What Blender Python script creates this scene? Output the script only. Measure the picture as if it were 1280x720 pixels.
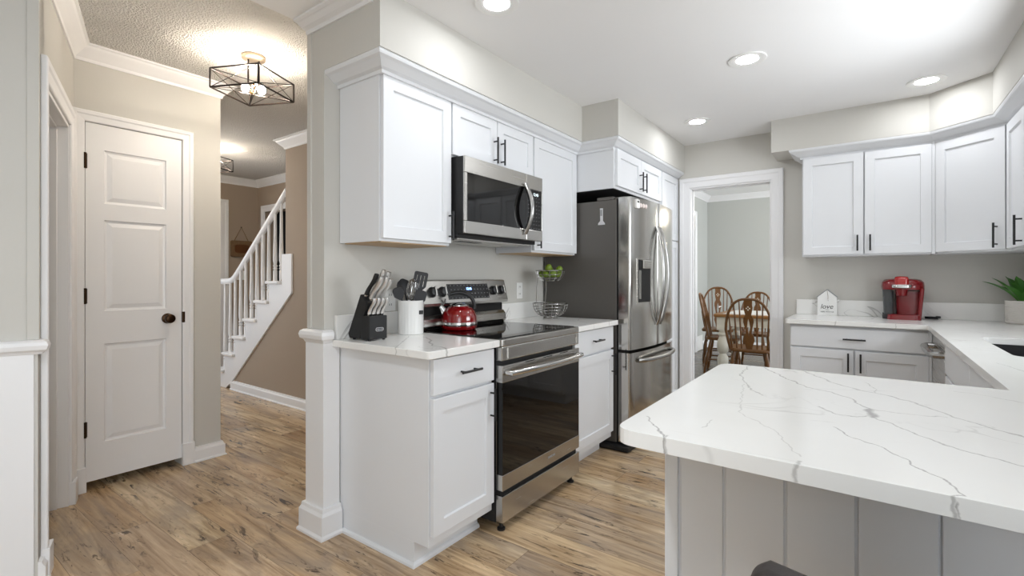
import bpy, bmesh, math, random
from mathutils import Vector, Matrix
random.seed(7)
for o in list(bpy.data.objects):
    bpy.data.objects.remove(o)
SC = bpy.context.scene
COL = SC.collection
PI = math.pi

# ------------------------------------------------------------------ camera, world, exposure
cam_d = bpy.data.cameras.new('camera')
cam_d.sensor_width = 36.0
cam_d.lens = 609.0 / 1280.0 * 36.0
cam_d.shift_y = -13.0 / 1280.0
cam_d.clip_start = 0.05
cam = bpy.data.objects.new('camera', cam_d)
COL.objects.link(cam)
cam.location = (0, 0, 1.215)
cam.rotation_euler = (PI / 2, 0, math.radians(36.16))
SC.camera = cam

world = bpy.data.worlds.new('world')
SC.world = world
world.use_nodes = True
bgn = world.node_tree.nodes['Background']
bgn.inputs[0].default_value = (0.88, 0.94, 1.0, 1)
bgn.inputs[1].default_value = 1.24

SC.view_settings.view_transform = 'Standard'
SC.view_settings.look = 'None'
SC.view_settings.gamma = 1.0
SC.view_settings.exposure = 1.28
SC.view_settings.use_curve_mapping = False
SC.cycles.use_denoising = True
SC.cycles.max_bounces = 10
SC.cycles.diffuse_bounces = 6
SC.cycles.glossy_bounces = 6
SC.cycles.sample_clamp_indirect = 6.0

CAN = 42.0          # radiance of the recessed ceiling lamps
BULB = 215.0        # radiance of the warm bulbs


def area(name, loc, target, sx, sy, power, col):
    d = bpy.data.lights.new(name, 'AREA')
    d.shape = 'RECTANGLE'
    d.size, d.size_y = sx, sy
    d.energy = power
    d.color = col
    o = bpy.data.objects.new(name, d)
    COL.objects.link(o)
    o.location = loc
    o.rotation_euler = (Vector(target) - Vector(loc)).to_track_quat('-Z', 'Y').to_euler()
    return o


def fill_disk(name, x, y, z, power, col=(0.96, 0.98, 1.0)):
    d = bpy.data.lights.new(name, 'AREA')
    d.shape = 'DISK'
    d.size = 0.14
    d.energy = power
    d.color = col
    o = bpy.data.objects.new(name, d)
    COL.objects.link(o)
    o.location = (x, y, z)


# fill lights added out of view, over the breakfast room and the hall
fill_disk('breakfast_fill', -0.70, 0.05, 2.435, 7.0, (0.88, 0.94, 1.0))
fill_disk("hall_fill", -2.9, 0.45, 2.525, 1.2)
# added unseen fill at sink, right side, dining room; foyer has the door sidelights
area('sink_window_fill', (1.16, 2.70, 1.56), (0.1, 2.70, 2.45), 1.25, 0.98, 12.5, (0.94, 0.97, 1.0))
area('right_side_fill', (1.7, -1.3, 1.3), (-2.5, 0.4, 1.0), 1.9, 1.9, 8, (0.88, 0.94, 1.0))
area('foyer_daylight', (-6.2, 1.2, 1.4), (-4.2, 2.3, 0.6), 0.7, 1.6, 9, (0.85, 0.92, 1.0))
area('dining_fill', (1.2, 7.2, 1.5), (-1.6, 7.2, 2.1), 1.8, 1.5, 17, (0.95, 0.98, 1.0))


# ------------------------------------------------------------------ materials
def lin(c):
    return tuple(((v / 255.0) / 12.92 if v / 255.0 <= 0.04045 else ((v / 255.0 + 0.055) / 1.055) ** 2.4) for v in c)


def mat(name, rgb, rough=0.5, metal=0.0, spec=0.5, emit=None, es=0.0, bump=None, var=0.0, coat=0.0, trans=0.0, srgb=True):
    """procedural material: noise varies the colour a little and may bump the surface"""
    m = bpy.data.materials.new(name)
    m.use_nodes = True
    nt = m.node_tree
    b = nt.nodes['Principled BSDF']
    c = lin(rgb) if srgb else rgb
    b.inputs['Roughness'].default_value = rough
    b.inputs['Metallic'].default_value = metal
    b.inputs['Specular IOR Level'].default_value = spec
    b.inputs['Coat Weight'].default_value = coat
    b.inputs['Transmission Weight'].default_value = trans
    tc = nt.nodes.new('ShaderNodeTexCoord')
    nz = nt.nodes.new('ShaderNodeTexNoise')
    nz.inputs['Scale'].default_value = bump[0] if bump else 3.0
    nz.inputs['Detail'].default_value = 3.0
    nt.links.new(tc.outputs['Object'], nz.inputs['Vector'])
    mx = nt.nodes.new('ShaderNodeMix')
    mx.data_type = 'RGBA'
    mx.inputs['A'].default_value = (*[v * (1 - var) for v in c], 1)
    mx.inputs['B'].default_value = (*[min(1, v * (1 + var)) for v in c], 1)
    nt.links.new(nz.outputs['Fac'], mx.inputs['Factor'])
    nt.links.new(mx.outputs['Result'], b.inputs['Base Color'])
    if bump:
        bp = nt.nodes.new('ShaderNodeBump')
        bp.inputs['Strength'].default_value = bump[1]
        bp.inputs['Distance'].default_value = bump[2]
        nt.links.new(nz.outputs['Fac'], bp.inputs['Height'])
        nt.links.new(bp.outputs['Normal'], b.inputs['Normal'])
    if emit:
        b.inputs['Emission Color'].default_value = (*lin(emit), 1)
        b.inputs['Emission Strength'].default_value = es
    return m


def steel(name, rgb, rough, axis_scale, amount=0.06, metal=1.0):
    m = mat(name, rgb, rough, metal)
    nt = m.node_tree
    b = nt.nodes['Principled BSDF']
    tc = nt.nodes['Texture Coordinate']
    mp = nt.nodes.new('ShaderNodeMapping')
    mp.inputs['Scale'].default_value = axis_scale
    n2 = nt.nodes.new('ShaderNodeTexNoise')
    n2.inputs['Scale'].default_value = 1.0
    n2.inputs['Detail'].default_value = 2.0
    nt.links.new(tc.outputs['Object'], mp.inputs['Vector'])
    nt.links.new(mp.outputs['Vector'], n2.inputs['Vector'])
    mr = nt.nodes.new('ShaderNodeMapRange')
    mr.inputs['To Min'].default_value = rough - amount
    mr.inputs['To Max'].default_value = rough + amount
    nt.links.new(n2.outputs['Fac'], mr.inputs['Value'])
    nt.links.new(mr.outputs['Result'], b.inputs['Roughness'])
    return m


def wood_floor(value=1.0, sat=1.0):
    m = bpy.data.materials.new('wood_plank_floor')
    m.use_nodes = True
    nt = m.node_tree
    N, L = nt.nodes, nt.links
    b = N['Principled BSDF']
    tc = N.new('ShaderNodeTexCoord')
    br = N.new('ShaderNodeTexBrick')
    br.offset = 0.37
    br.offset_frequency = 2
    br.inputs['Color1'].default_value = (0, 0, 0, 1)
    br.inputs['Color2'].default_value = (1, 1, 1, 1)
    br.inputs['Mortar'].default_value = (0.5, 0.5, 0.5, 1)
    br.inputs['Scale'].default_value = 1.0
    br.inputs['Mortar Size'].default_value = 0.0012
    br.inputs['Mortar Smooth'].default_value = 0.2
    br.inputs['Bias'].default_value = 0.0
    br.inputs['Brick Width'].default_value = 1.22
    br.inputs['Row Height'].default_value = 0.18
    L.new(tc.outputs['Object'], br.inputs['Vector'])
    # a per-plank shift of the grain
    off = N.new('ShaderNodeVectorMath'); off.operation = 'SCALE'
    off.inputs['Scale'].default_value = 7.3
    L.new(br.outputs['Color'], off.inputs[0])
    add = N.new('ShaderNodeVectorMath'); add.operation = 'ADD'
    L.new(tc.outputs['Object'], add.inputs[0]); L.new(off.outputs['Vector'], add.inputs[1])

    def noise(sc, scale=1.0, detail=6.0, dist=0.0, rough=0.6):
        mp = N.new('ShaderNodeMapping'); mp.inputs['Scale'].default_value = sc
        nz = N.new('ShaderNodeTexNoise')
        nz.inputs['Scale'].default_value = scale
        nz.inputs['Detail'].default_value = detail
        nz.inputs['Distortion'].default_value = dist
        nz.inputs['Roughness'].default_value = rough
        L.new(add.outputs['Vector'], mp.inputs['Vector']); L.new(mp.outputs['Vector'], nz.inputs['Vector'])
        return nz

    def ramp(src, stops):
        r = N.new('ShaderNodeValToRGB')
        e = r.color_ramp.elements
        while len(e) < len(stops):
            e.new(0.5)
        for k, (p, c) in enumerate(stops):
            e[k].position = p
            e[k].color = (*c, 1)
        L.new(src, r.inputs['Fac'])
        return r

    def mix(a, bb, f, mode='MIX'):
        x = N.new('ShaderNodeMix'); x.data_type = 'RGBA'; x.blend_type = mode
        if isinstance(f, float):
            x.inputs['Factor'].default_value = f
        else:
            L.new(f, x.inputs['Factor'])
        L.new(a, x.inputs['A']); L.new(bb, x.inputs['B'])
        return x.outputs['Result']
    tone = ramp(br.outputs['Color'], [(0.0, lin((182, 154, 120))), (0.35, lin((206, 182, 150))), (0.7, lin((192, 170, 144))), (1.0, lin((220, 200, 168)))])
    # long wavy figure of the grain
    g1 = noise((1.1, 13.0, 1.0), 1.0, 9.0, 1.6, 0.62)
    grain = ramp(g1.outputs['Fac'], [(0.30, (0.34, 0.28, 0.22)), (0.44, (0.78, 0.72, 0.66)), (0.55, (1.05, 1.03, 1.0)), (0.75, (1.34, 1.32, 1.28))])
    c = mix(tone.outputs['Color'], grain.outputs['Color'], 0.9, 'MULTIPLY')
    g4 = noise((3.0, 70.0, 1.0), 1.0, 4.0, 0.4)
    fine = ramp(g4.outputs['Fac'], [(0.35, (0.80, 0.77, 0.74)), (0.6, (1.04, 1.04, 1.03))])
    c = mix(c, fine.outputs['Color'], 0.8, 'MULTIPLY')
    g2 = noise((0.9, 3.2, 1.0), 1.5, 4.0, 0.8)
    grey = ramp(g2.outputs['Fac'], [(0.48, (0, 0, 0)), (0.66, (1, 1, 1))])
    gc = N.new('ShaderNodeRGB'); gc.outputs[0].default_value = (*lin((136, 124, 114)), 1)
    f1 = N.new('ShaderNodeMath'); f1.operation = 'MULTIPLY'; f1.inputs[1].default_value = 0.6
    L.new(grey.outputs['Color'], f1.inputs[0])
    c = mix(c, gc.outputs[0], f1.outputs[0])
    # dark distress marks and knots along the grain
    dk = N.new('ShaderNodeRGB'); dk.outputs[0].default_value = (*lin((50, 37, 28)), 1)
    for sc3, lo, hi, amt in (((5.0, 24.0, 1.0), 0.56, 0.63, 0.92), ((2.4, 9.0, 1.0), 0.62, 0.70, 0.8), ((11.0, 44.0, 1.0), 0.58, 0.67, 0.75)):
        g3 = noise(sc3, 1.0, 5.0, 1.2, 0.65)
        gm = noise((1.6, 4.2, 1.0), 1.0 + sc3[0] * 0.05, 2.0)
        d3 = ramp(g3.outputs['Fac'], [(lo, (0, 0, 0)), (hi, (1, 1, 1))])
        dm = ramp(gm.outputs['Fac'], [(0.44, (0, 0, 0)), (0.58, (1, 1, 1))])
        f2 = N.new('ShaderNodeMath'); f2.operation = 'MULTIPLY'
        L.new(d3.outputs['Color'], f2.inputs[0]); L.new(dm.outputs['Color'], f2.inputs[1])
        f3 = N.new('ShaderNodeMath'); f3.operation = 'MULTIPLY'; f3.inputs[1].default_value = amt
        L.new(f2.outputs[0], f3.inputs[0])
        c = mix(c, dk.outputs[0], f3.outputs[0])
    # plank seams
    sm = N.new('ShaderNodeRGB'); sm.outputs[0].default_value = (*lin((74, 56, 40)), 1)
    fs = N.new('ShaderNodeMath'); fs.operation = 'MULTIPLY'; fs.inputs[1].default_value = 0.6
    L.new(br.outputs['Fac'], fs.inputs[0])
    c = mix(c, sm.outputs[0], fs.outputs[0])
    hs = N.new('ShaderNodeHueSaturation')
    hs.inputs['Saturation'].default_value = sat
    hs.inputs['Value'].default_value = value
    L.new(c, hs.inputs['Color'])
    L.new(hs.outputs['Color'], b.inputs['Base Color'])
    rr = N.new('ShaderNodeMapRange'); rr.inputs['To Min'].default_value = 0.15; rr.inputs['To Max'].default_value = 0.33
    L.new(g1.outputs['Fac'], rr.inputs['Value']); L.new(rr.outputs['Result'], b.inputs['Roughness'])
    bp = N.new('ShaderNodeBump'); bp.inputs['Strength'].default_value = 0.12; bp.inputs['Distance'].default_value = 0.004
    L.new(g1.outputs['Fac'], bp.inputs['Height']); L.new(bp.outputs['Normal'], b.inputs['Normal'])
    return m


VEINS = [
    ([(-0.277, 1.785), (-0.188, 1.615), (-0.131, 1.529), (-0.075, 1.501), (-0.036, 1.447), (0.0, 1.349)], 0.0035, 0.55),
    ([(0.0, 1.349), (0.012, 1.28)], 0.011, 0.6),
    ([(0.012, 1.28), (0.056, 1.212), (0.108, 1.144), (0.197, 1.087), (0.34, 1.03)], 0.003, 0.5),
    ([(0.0, 1.349), (0.049, 1.353), (0.136, 1.371)], 0.0025, 0.4),
    ([(-0.169, 1.795), (-0.082, 1.639), (-0.017, 1.566), (0.04, 1.543), (0.097, 1.471), (0.144, 1.384), (0.233, 1.289), (0.45, 1.21)], 0.004, 0.5),
    ([(-0.093, 1.314), (-0.056, 1.268), (-0.021, 1.264), (0.01, 1.293)], 0.003, 0.5),
    ([(-0.057, 1.148), (-0.018, 1.094), (0.017, 1.057), (0.052, 1.019), (0.061, 0.991), (0.085, 0.949), (0.106, 0.892), (0.100, 0.885)], 0.0022, 0.6),
    ([(0.098, 0.885), (0.085, 0.872), (0.094, 0.85)], 0.0025, 0.45),
    ([(-0.321, 1.789), (-0.315, 1.609), (-0.286, 1.516), (-0.247, 1.409), (-0.211, 1.36)], 0.003, 0.45),
    ([(-0.278, 1.47), (-0.241, 1.232), (-0.228, 1.158), (-0.142, 1.049), (-0.091, 0.931)], 0.002, 0.25),
    ([(-0.381, 1.007), (-0.349, 0.961)], 0.002, 0.5),
    ([(-0.349, 0.961), (-0.332, 0.935), (-0.298, 0.884)], 0.003, 0.6),
    ([(-0.302, 0.90), (-0.300, 0.85)], 0.004, 0.4),
    ([(-0.088, 0.903), (-0.094, 0.875), (-0.086, 0.85)], 0.004, 0.42),
    ([(-0.264, 0.997), (-0.262, 1.065)], 0.0018, 0.35),
    ([(-0.006, 1.695), (0.012, 1.61), (0.018, 1.558)], 0.002, 0.4),
    ([(0.18, 1.70), (0.235, 1.685), (0.272, 1.653), (0.34, 1.61)], 0.0025, 0.4),
    ([(0.36, 2.35), (0.42, 2.1), (0.40, 1.85), (0.46, 1.6)], 0.003, 0.35),
    ([(0.40, 3.75), (0.52, 3.55), (0.60, 3.38)], 0.003, 0.35),
    ([(-0.18, 3.95), (-0.12, 4.1), (0.02, 4.3), (0.05, 4.6)], 0.004, 0.35),
    ([(0.14, 3.95), (0.20, 4.05), (0.36, 4.2)], 0.003, 0.4),
    ([(-1.787, 1.701), (-1.66, 1.63), (-1.612, 1.569), (-1.525, 1.504), (-1.459, 1.491), (-1.39, 1.455)], 0.006, 0.5),
    ([(-1.87, 1.682), (-1.679, 1.454), (-1.60, 1.36)], 0.004, 0.4),
    ([(-1.70, 3.17), (-1.60, 2.95), (-1.40, 2.80)], 0.003, 0.35),
    ([(-1.50, 3.10), (-1.40, 3.02)], 0.004, 0.35),
]


def quartz(name, origin=None, box=None):
    """white stone with grey veins; origin is the world place of the slab's own zero point"""
    m = bpy.data.materials.new(name)
    m.use_nodes = True
    nt = m.node_tree
    N, L = nt.nodes, nt.links
    b = N['Principled BSDF']
    b.inputs['Roughness'].default_value = 0.16
    b.inputs['Specular IOR Level'].default_value = 0.45
    tc = N.new('ShaderNodeTexCoord')
    obj = tc.outputs['Object']

    def math_(op, a, c=None):
        n = N.new('ShaderNodeMath'); n.operation = op
        for k, v in enumerate((a, c)):
            if v is None: continue
            if isinstance(v, (int, float)): n.inputs[k].default_value = v
            else: L.new(v, n.inputs[k])
        return n.outputs[0]

    def vmath(op, a, c=None):
        n = N.new('ShaderNodeVectorMath'); n.operation = op
        for k, v in enumerate((a, c)):
            if v is None: continue
            if isinstance(v, tuple): n.inputs[k].default_value = v
            else: L.new(v, n.inputs[k])
        return n

    total = None
    # faint wandering veins everywhere
    nz = N.new('ShaderNodeTexNoise'); nz.inputs['Scale'].default_value = 1.7; nz.inputs['Detail'].default_value = 4.0; nz.inputs['Distortion'].default_value = 1.0
    mp = N.new('ShaderNodeMapping'); mp.inputs['Rotation'].default_value = (0.3, 0.2, -0.6); mp.inputs['Scale'].default_value = (1.0, 2.4, 1.4); mp.inputs['Location'].default_value = (5.7, 2.1, 0.6)
    L.new(obj, mp.inputs['Vector']); L.new(mp.outputs['Vector'], nz.inputs['Vector'])
    a = math_('ABSOLUTE', math_('SUBTRACT', nz.outputs['Fac'], 0.5))
    r = N.new('ShaderNodeMapRange'); r.inputs['From Max'].default_value = 0.008; r.inputs['To Min'].default_value = 1.0; r.inputs['To Max'].default_value = 0.0
    L.new(a, r.inputs['Value'])
    n2 = N.new('ShaderNodeTexNoise'); n2.inputs['Scale'].default_value = 1.9; L.new(mp.outputs['Vector'], n2.inputs['Vector'])
    r2 = N.new('ShaderNodeMapRange'); r2.inputs['From Min'].default_value = 0.50; r2.inputs['From Max'].default_value = 0.66
    L.new(n2.outputs['Fac'], r2.inputs['Value'])
    total = math_('MULTIPLY', math_('MULTIPLY', r.outputs['Result'], r2.outputs['Result']), 0.55 if origin is None else 0.30)
    if origin is not None:
        # the large veins follow given lines, roughened by noise
        w1 = N.new('ShaderNodeTexNoise'); w1.inputs['Scale'].default_value = 26.0; w1.inputs['Detail'].default_value = 4.0
        L.new(obj, w1.inputs['Vector'])
        d = vmath('SUBTRACT', w1.outputs['Color'], (0.5, 0.5, 0.5))
        sc = N.new('ShaderNodeVectorMath'); sc.operation = 'SCALE'; sc.inputs['Scale'].default_value = 0.030
        L.new(d.outputs[0], sc.inputs[0])
        p = vmath('ADD', obj, sc.outputs[0])
        p = vmath('MULTIPLY', p.outputs[0], (1, 1, 0)).outputs[0]
        for pts, wd, st in VEINS:
            if not (box[0] <= pts[0][0] <= box[1] and box[2] <= pts[0][1] <= box[3]):
                continue
            best = None
            for q0, q1 in zip(pts, pts[1:]):
                A = Vector((q0[0] - origin[0], q0[1] - origin[1], 0)); B = Vector((q1[0] - origin[0], q1[1] - origin[1], 0))
                ab = B - A
                pa = vmath('SUBTRACT', p, tuple(A)).outputs[0]
                h = math_('DIVIDE', vmath('DOT_PRODUCT', pa, tuple(ab)).outputs['Value'], ab.length_squared)
                c = N.new('ShaderNodeClamp'); L.new(h, c.inputs['Value'])
                q = N.new('ShaderNodeVectorMath'); q.operation = 'SCALE'; q.inputs[0].default_value = tuple(ab)
                L.new(c.outputs[0], q.inputs['Scale'])
                ln = vmath('LENGTH', vmath('SUBTRACT', pa, q.outputs[0]).outputs[0]).outputs['Value']
                best = ln if best is None else math_('MINIMUM', best, ln)
            mr = N.new('ShaderNodeMapRange'); mr.inputs['From Min'].default_value = wd * 0.25; mr.inputs['From Max'].default_value = wd
            mr.inputs['To Min'].default_value = st; mr.inputs['To Max'].default_value = 0.0
            L.new(best, mr.inputs['Value'])
            total = math_('MAXIMUM', total, mr.outputs['Result'])
    cl = N.new('ShaderNodeTexNoise'); cl.inputs['Scale'].default_value = 4.0
    L.new(obj, cl.inputs['Vector'])
    base = N.new('ShaderNodeMix'); base.data_type = 'RGBA'
    base.inputs['A'].default_value = (*lin((232, 231, 228)), 1); base.inputs['B'].default_value = (*lin((241, 241, 239)), 1)
    L.new(cl.outputs['Fac'], base.inputs['Factor'])
    x = N.new('ShaderNodeMix'); x.data_type = 'RGBA'
    x.inputs['B'].default_value = (*lin((112, 108, 104)), 1)
    L.new(base.outputs['Result'], x.inputs['A']); L.new(total, x.inputs['Factor'])
    L.new(x.outputs['Result'], b.inputs['Base Color'])
    return m


def key_glass():
    """black glass printed with rows of tiny pale key legends"""
    m = mat('black_key_glass', (16, 16, 17), 0.12, spec=0.5)
    nt = m.node_tree
    N, L = nt.nodes, nt.links
    sep = N.new('ShaderNodeSeparateXYZ')
    L.new(N['Texture Coordinate'].outputs['Object'], sep.inputs[0])

    def band(out, freq, frac):
        a = N.new('ShaderNodeMath'); a.operation = 'MULTIPLY'; a.inputs[1].default_value = freq
        b = N.new('ShaderNodeMath'); b.operation = 'FRACT'
        c = N.new('ShaderNodeMath'); c.operation = 'LESS_THAN'; c.inputs[1].default_value = frac
        L.new(out, a.inputs[0]); L.new(a.outputs[0], b.inputs[0]); L.new(b.outputs[0], c.inputs[0])
        return c.outputs[0]
    k = N.new('ShaderNodeMath'); k.operation = 'MULTIPLY'
    L.new(band(sep.outputs['Y'], 34.0, 0.34), k.inputs[0]); L.new(band(sep.outputs['Z'], 42.0, 0.16), k.inputs[1])
    x = N.new('ShaderNodeMix'); x.data_type = 'RGBA'
    x.inputs['A'].default_value = (*lin((16, 16, 17)), 1); x.inputs['B'].default_value = (*lin((120, 120, 122)), 1)
    L.new(k.outputs[0], x.inputs['Factor'])
    L.new(x.outputs['Result'], N['Principled BSDF'].inputs['Base Color'])
    return m


M = {}
M['cab'] = mat('cabinet_white', (225, 227, 230), 0.38, var=0.01)
M['trim'] = mat('trim_white', (234, 234, 235), 0.4, var=0.01)
M['wall'] = mat('wall_greige', (201, 199, 193), 0.75, bump=(180, 0.05, 0.001), var=0.015)
M['ceil'] = mat('ceiling_white', (236, 236, 236), 0.85, var=0.01)
M['shaded'] = mat('wall_greige_shaded', (164, 148, 131), 0.75, bump=(180, 0.05, 0.001), var=0.015)  # greige walls with the foyer's warm shade put into the colour
M['greywall'] = mat('wall_dining_grey', (186, 188, 184), 0.75, bump=(180, 0.05, 0.001), var=0.015)
M['handle_steel'] = steel('satin_steel', (170, 169, 167), 0.24, (3, 140, 3), 0.03)
M['knife_steel'] = mat('satin_knife_steel', (206, 205, 203), 0.34, 0.85)
M['popcorn'] = mat('ceiling_textured', (228, 225, 220), 0.9, bump=(110, 1.0, 0.03), var=0.05)
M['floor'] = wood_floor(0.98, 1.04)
M['floor_dark'] = wood_floor(0.36, 0.75)  # same planks, darker and less saturated
M['quartz'] = quartz('white_veined_quartz')
M['quartz_large'] = quartz('white_veined_quartz_large', (0.3, 2.0), (-0.6, 1.2, 0.7, 4.8))
M['steel'] = steel('brushed_steel', (196, 194, 190), 0.26, (2, 2, 160))
M['steel_h'] = steel('brushed_steel_horizontal', (190, 188, 184), 0.25, (160, 3, 160))
M['chrome'] = mat('polished_steel', (214, 214, 214), 0.12, 1.0)
M['fridge'] = steel('fridge_steel', (196, 194, 190), 0.15, (3, 140, 3), 0.03)
M['fridge_side'] = mat('fridge_grey_side', (98, 95, 91), 0.42, 0.35, bump=(260, 0.05, 0.0005))
M['black'] = mat('black_metal', (24, 24, 26), 0.4, var=0.05)
M['black_matte'] = mat('black_matte', (22, 22, 23), 0.6, var=0.05)
M['blackglass'] = mat('black_glass', (8, 7, 7), 0.04, spec=0.45)
M['keyglass'] = key_glass()
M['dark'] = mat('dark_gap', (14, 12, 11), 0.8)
M['maple'] = mat('cabinet_underside_wood', (188, 158, 118), 0.5, var=0.1)
M['bronze'] = mat('dark_bronze', (62, 46, 34), 0.3, 1.0, var=0.2)
M['iron'] = mat('black_iron', (34, 26, 22), 0.45, 0.6, var=0.1)
M['brass'] = mat('brass_socket', (176, 134, 78), 0.3, 1.0, var=0.05)
M['nickel'] = mat('brushed_nickel_canopy', (196, 178, 156), 0.35, 1.0)
M['bulb'] = mat('lit_bulb', (255, 240, 210), 0.3, emit=(255, 242, 224), es=BULB)
M['can'] = mat('lit_lens', (255, 255, 255), 0.3, emit=(250, 252, 255), es=CAN)
M['red'] = mat('red_enamel', (128, 6, 12), 0.12, coat=1.0, var=0.05)
M['redplastic'] = mat('red_plastic', (118, 8, 18), 0.25, coat=0.5, var=0.05)
M['redbright'] = mat('red_gloss_lid', (165, 20, 20), 0.22, coat=0.5)
M['smoke'] = mat('smoked_tank', (120, 124, 126), 0.08, trans=0.75)
M['ceramic'] = mat('white_ceramic', (236, 236, 234), 0.25, coat=0.3, var=0.01)
M['pot'] = mat('ribbed_white_stoneware', (214, 210, 204), 0.6, bump=(60, 0.3, 0.003), var=0.05)
M['leaf'] = mat('agave_leaf', (66, 122, 44), 0.4, var=0.35, bump=(25, 0.1, 0.002))
M['lime'] = mat('lime_skin', (112, 138, 38), 0.35, var=0.2, bump=(160, 0.15, 0.001))
M['nylon'] = mat('dark_nylon', (40, 40, 43), 0.5, var=0.05)
M['plate'] = mat('white_plastic', (238, 238, 236), 0.35)
M['oak'] = mat('oak_honey', (106, 68, 27), 0.3, var=0.3, bump=(30, 0.1, 0.001), coat=0.2)
M['oaklight'] = mat('oak_table_edge', (152, 106, 56), 0.3, var=0.25)
M['oakdark'] = mat('oak_dark', (92, 56, 28), 0.35, var=0.25)
M['cream'] = mat('cream_paint', (226, 222, 208), 0.35, var=0.02)
M['leather'] = mat('dark_leather', (30, 20, 17), 0.5, bump=(90, 0.25, 0.002), var=0.15)
M['signwood'] = mat('weathered_sign_wood', (112, 86, 58), 0.7, var=0.35, bump=(40, 0.3, 0.003))
M['rope'] = mat('jute_rope', (120, 96, 66), 0.9, var=0.2)
M['ink'] = mat('black_ink', (40, 40, 40), 0.7)
M['inkgrey'] = mat('grey_print', (150, 152, 154), 0.6)
M['lcd'] = mat('blue_clock_digits', (120, 150, 230), 0.4, emit=(120, 160, 255), es=3.0)
M['lcdw'] = mat('pale_clock_digits', (190, 200, 205), 0.4, emit=(200, 215, 220), es=0.7)
M['sink'] = mat('black_granite_sink', (36, 35, 38), 0.45, var=0.25)
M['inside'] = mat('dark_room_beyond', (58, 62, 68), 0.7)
M['closet'] = mat('closet_dark', (40, 36, 32), 0.8)
M['magnet'] = mat('pale_magnet', (226, 214, 210), 0.5, var=0.1)
M['platinum'] = mat('silver_print', (212, 212, 214), 0.4)
M['paper'] = mat('white_table_top', (228, 228, 226), 0.35, var=0.02)

# ------------------------------------------------------------------ geometry helpers
OFF = {}


def link(o):
    COL.objects.link(o)
    return o


def tag(o, label=None, cat=None, group=None, kind=None):
    if label: o['label'] = label
    if cat: o['category'] = cat
    if group: o['group'] = group
    if kind: o['kind'] = kind
    return o


def thing(name, label, cat, loc=(0, 0, 0), rotz=0.0, group=None, local=False):
    """an Empty at the thing's base; parts are written in world space unless local"""
    o = bpy.data.objects.new(name, None)
    o.empty_display_size = 0.05
    link(o)
    o.location = loc
    o.rotation_euler = (0, 0, rotz)
    OFF[o.name] = Vector((0, 0, 0)) if local else Vector(loc)
    return tag(o, label, cat, group)


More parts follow.
